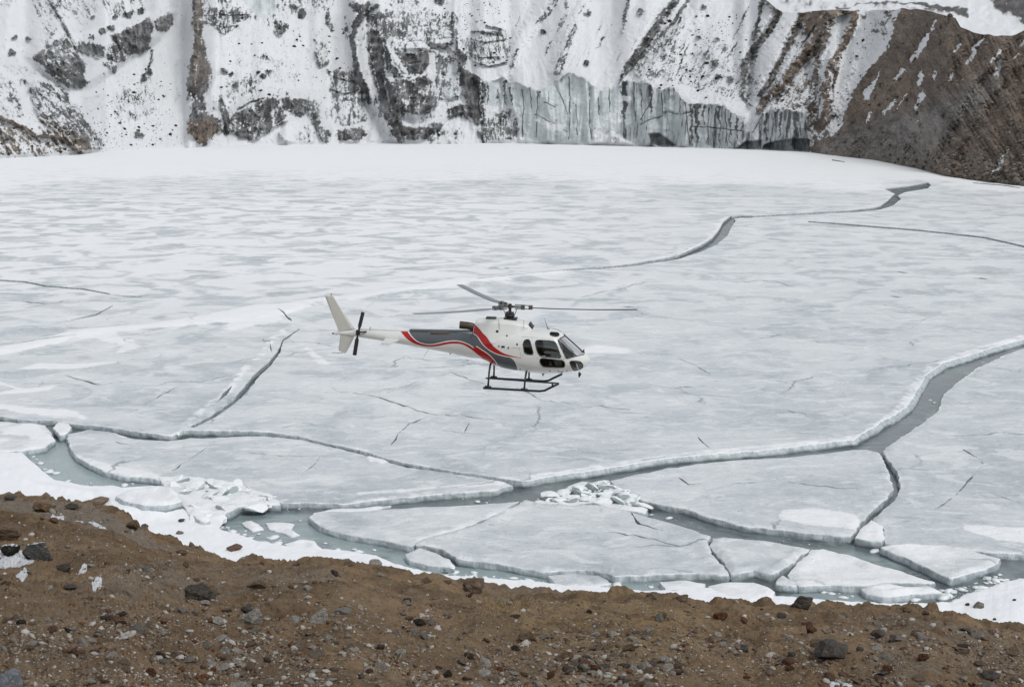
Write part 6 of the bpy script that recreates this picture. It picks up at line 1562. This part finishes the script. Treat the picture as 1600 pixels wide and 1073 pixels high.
# aerials, mirror, lights
a, b = loc(*zb(496, 75), 0), loc(*zb(552, 235), 0); MB().tube([(b[0], 0, b[1] - .05), (a[0], 0, a[1])], [.022, .008], 6).build('whip_antenna', HSM, heli, True)
MB().box((b[0], 0, b[1]), (.12, .05, .08)).build('antenna_base', HBD, heli, bevel=.01)
a = loc(*zb(965, 690), -.6); b = loc(*zb(1032, 920), -.62)
mir = MB().tube([(a[0], -.60, a[1]), (b[0], -.70, b[1])], .009, 6).build('mirror_arm', HWO, heli, True)
MB().tube([(b[0] - .02, -.70, b[1] + .10), (b[0] + .01, -.70, b[1] + .02), (b[0] - .02, -.70, b[1] - .12)], [.03, .07, .025], 10).build('mirror', HBD, mir, True)
a = loc(*zb(475, 925), 0); MB().tube([(a[0], 0, a[1] + .14), (a[0], 0, a[1] + .02), (a[0] - .02, 0, a[1] - .08)], [.07, .055, .012], 8).build('belly_antenna', HSM, heli, True)
a, b = loc(*z1(918, 645), -.1), loc(*z1(880, 700), -.1)
MB().tube([(a[0], -.05, a[1] + .03), (b[0], -.05, b[1])], .007, 5).build('wire_antenna', HSM, heli, True)
a = loc(703, 552, -.1); MB().box((a[0], 0, a[1] - .02), (.06, .03, .06)).build('belly_fitting', HBD, heli)
# cabin interior
zf = loc(840, 577, 0)[1]
zf += .06
inn = MB().box((1.35, 0, zf), (2.1, 1.15, .05)).build('cabin_floor', HFL, heli)
MB().box((-.02, 0, zf + .80), (.06, 1.4, 1.35)).build('rear_bulkhead', HIN, heli)
MB().box((2.55, .0, zf + .55), (.35, .8, .28), Matrix.Rotation(math.radians(25), 3, 'Y')).build('instrument_panel', HIN, heli, bevel=.03)
MB().box((2.45, .0, zf + .2), (.3, .3, .5)).build('instrument_pedestal', HIN, heli, bevel=.02)
def seat(x_, y_, w_=.46):
    s_ = MB().box((x_, y_, zf + .30), (.48, w_, .14)).build('seat', HSEAT, heli, bevel=.04)
    MB().box((x_ - .26, y_, zf + .66), (.12, w_, .68), Matrix.Rotation(math.radians(-10), 3, 'Y')).build('seat_back', HSEAT, s_, bevel=.04)
    MB().box((x_, y_, zf + .13), (.3, w_ * .7, .22)).build('seat_base', HIN, s_)
for x_, y_ in ((1.55, -.42), (1.55, .42)): seat(x_, y_)
seat(.35, 0, 1.4)
# pilot
def person(base, coat, lab, trou):
    import bmesh
    J = {'pel': (0, 0, .10, .13), 'bel': (-.02, 0, .28, .135), 'che': (-.05, 0, .46, .155), 'nk': (-.03, 0, .62, .06), 'hd0': (-.01, 0, .70, .075), 'hd1': (.0, 0, .80, .10), 'hd2': (0, 0, .90, .07)}
    L = [('pel', 'bel'), ('bel', 'che'), ('che', 'nk'), ('nk', 'hd0'), ('hd0', 'hd1'), ('hd1', 'hd2')]
    for s_, n in ((-1, 'r'), (1, 'l')):
        J.update({n + 'sh': (-.05, s_ * .19, .54, .065), n + 'el': (.10, s_ * .26, .30, .045), n + 'wr': (.34, s_ * .20, .30, .032), n + 'ha': (.42, s_ * .19, .31, .036),
                  n + 'hp': (.06, s_ * .10, .08, .085), n + 'kn': (.46, s_ * .14, .16, .062), n + 'an': (.62, s_ * .14, -.22, .042), n + 'to': (.78, s_ * .15, -.27, .035)})
        L += [('che', n + 'sh'), (n + 'sh', n + 'el'), (n + 'el', n + 'wr'), (n + 'wr', n + 'ha'), ('pel', n + 'hp'), (n + 'hp', n + 'kn'), (n + 'kn', n + 'an'), (n + 'an', n + 'to')]
    ks = list(J); me = bpy.data.meshes.new('person'); me.from_pydata([J[k_][:3] for k_ in ks], [(ks.index(a), ks.index(b)) for a, b in L], [])
    o = bpy.data.objects.new('person', me); COL.objects.link(o)
    o.modifiers.new('skin', 'SKIN')
    for i, k_ in enumerate(ks): me.skin_vertices[0].data[i].radius = (J[k_][3],) * 2
    me.skin_vertices[0].data[0].use_root = True
    sb_ = o.modifiers.new('sub', 'SUBSURF'); sb_.levels = 1; sb_.render_levels = 2
    dg = bpy.context.evaluated_depsgraph_get(); m2_ = bpy.data.meshes.new_from_object(o.evaluated_get(dg))
    o.modifiers.clear(); o.data = m2_; m2_.materials.clear(); m2_.materials.append(coat); m2_.materials.append(skinm); m2_.materials.append(trou)
    m2_.polygons.foreach_set('use_smooth', np.ones(len(m2_.polygons), bool))
    for p in m2_.polygons:
        c_ = p.center
        p.material_index = 1 if (c_.z > .63 or (c_.x > .37 and .25 < c_.z < .38 and abs(c_.y) > .13 and c_.z > .24)) else (2 if c_.z < .2 else 0)
    o.matrix_world = HM @ Matrix.Translation(base)
    tag(o, lab, 'person')
    MB().tube([(-.01, -.11, .80), (-.01, -.08, .90), (-.01, 0, .935), (-.01, .08, .90), (-.01, .11, .80)], .014, 6).tube([(0, -.12, .79), (0, -.085, .79)], .045, 10).tube([(0, .085, .79), (0, .12, .79)], .045, 10).build('headset', HBD, o, True)
    hb = rockmesh('hair', 5, HBD, 3, .05, 1.0, 0, True); h = bpy.data.objects.new('hair', hb); COL.objects.link(h); h.parent = o; h.location = (-.02, 0, .85); h.scale = (.102, .095, .085)
    MB().tube([(.085, 0, .80), (.118, 0, .765)], [.012, .018], 6).build('nose', skinm, o, True)
    return o
skinm = plain('skin', (.32, .19, .13), .5)
person(Vector((1.42, -.42, zf + .34)), plain('dark_jacket', (.03, .03, .035), .8), 'pilot in dark jacket and headset sitting behind the helicopter door window', plain('dark_trousers', (.025, .027, .035), .8))
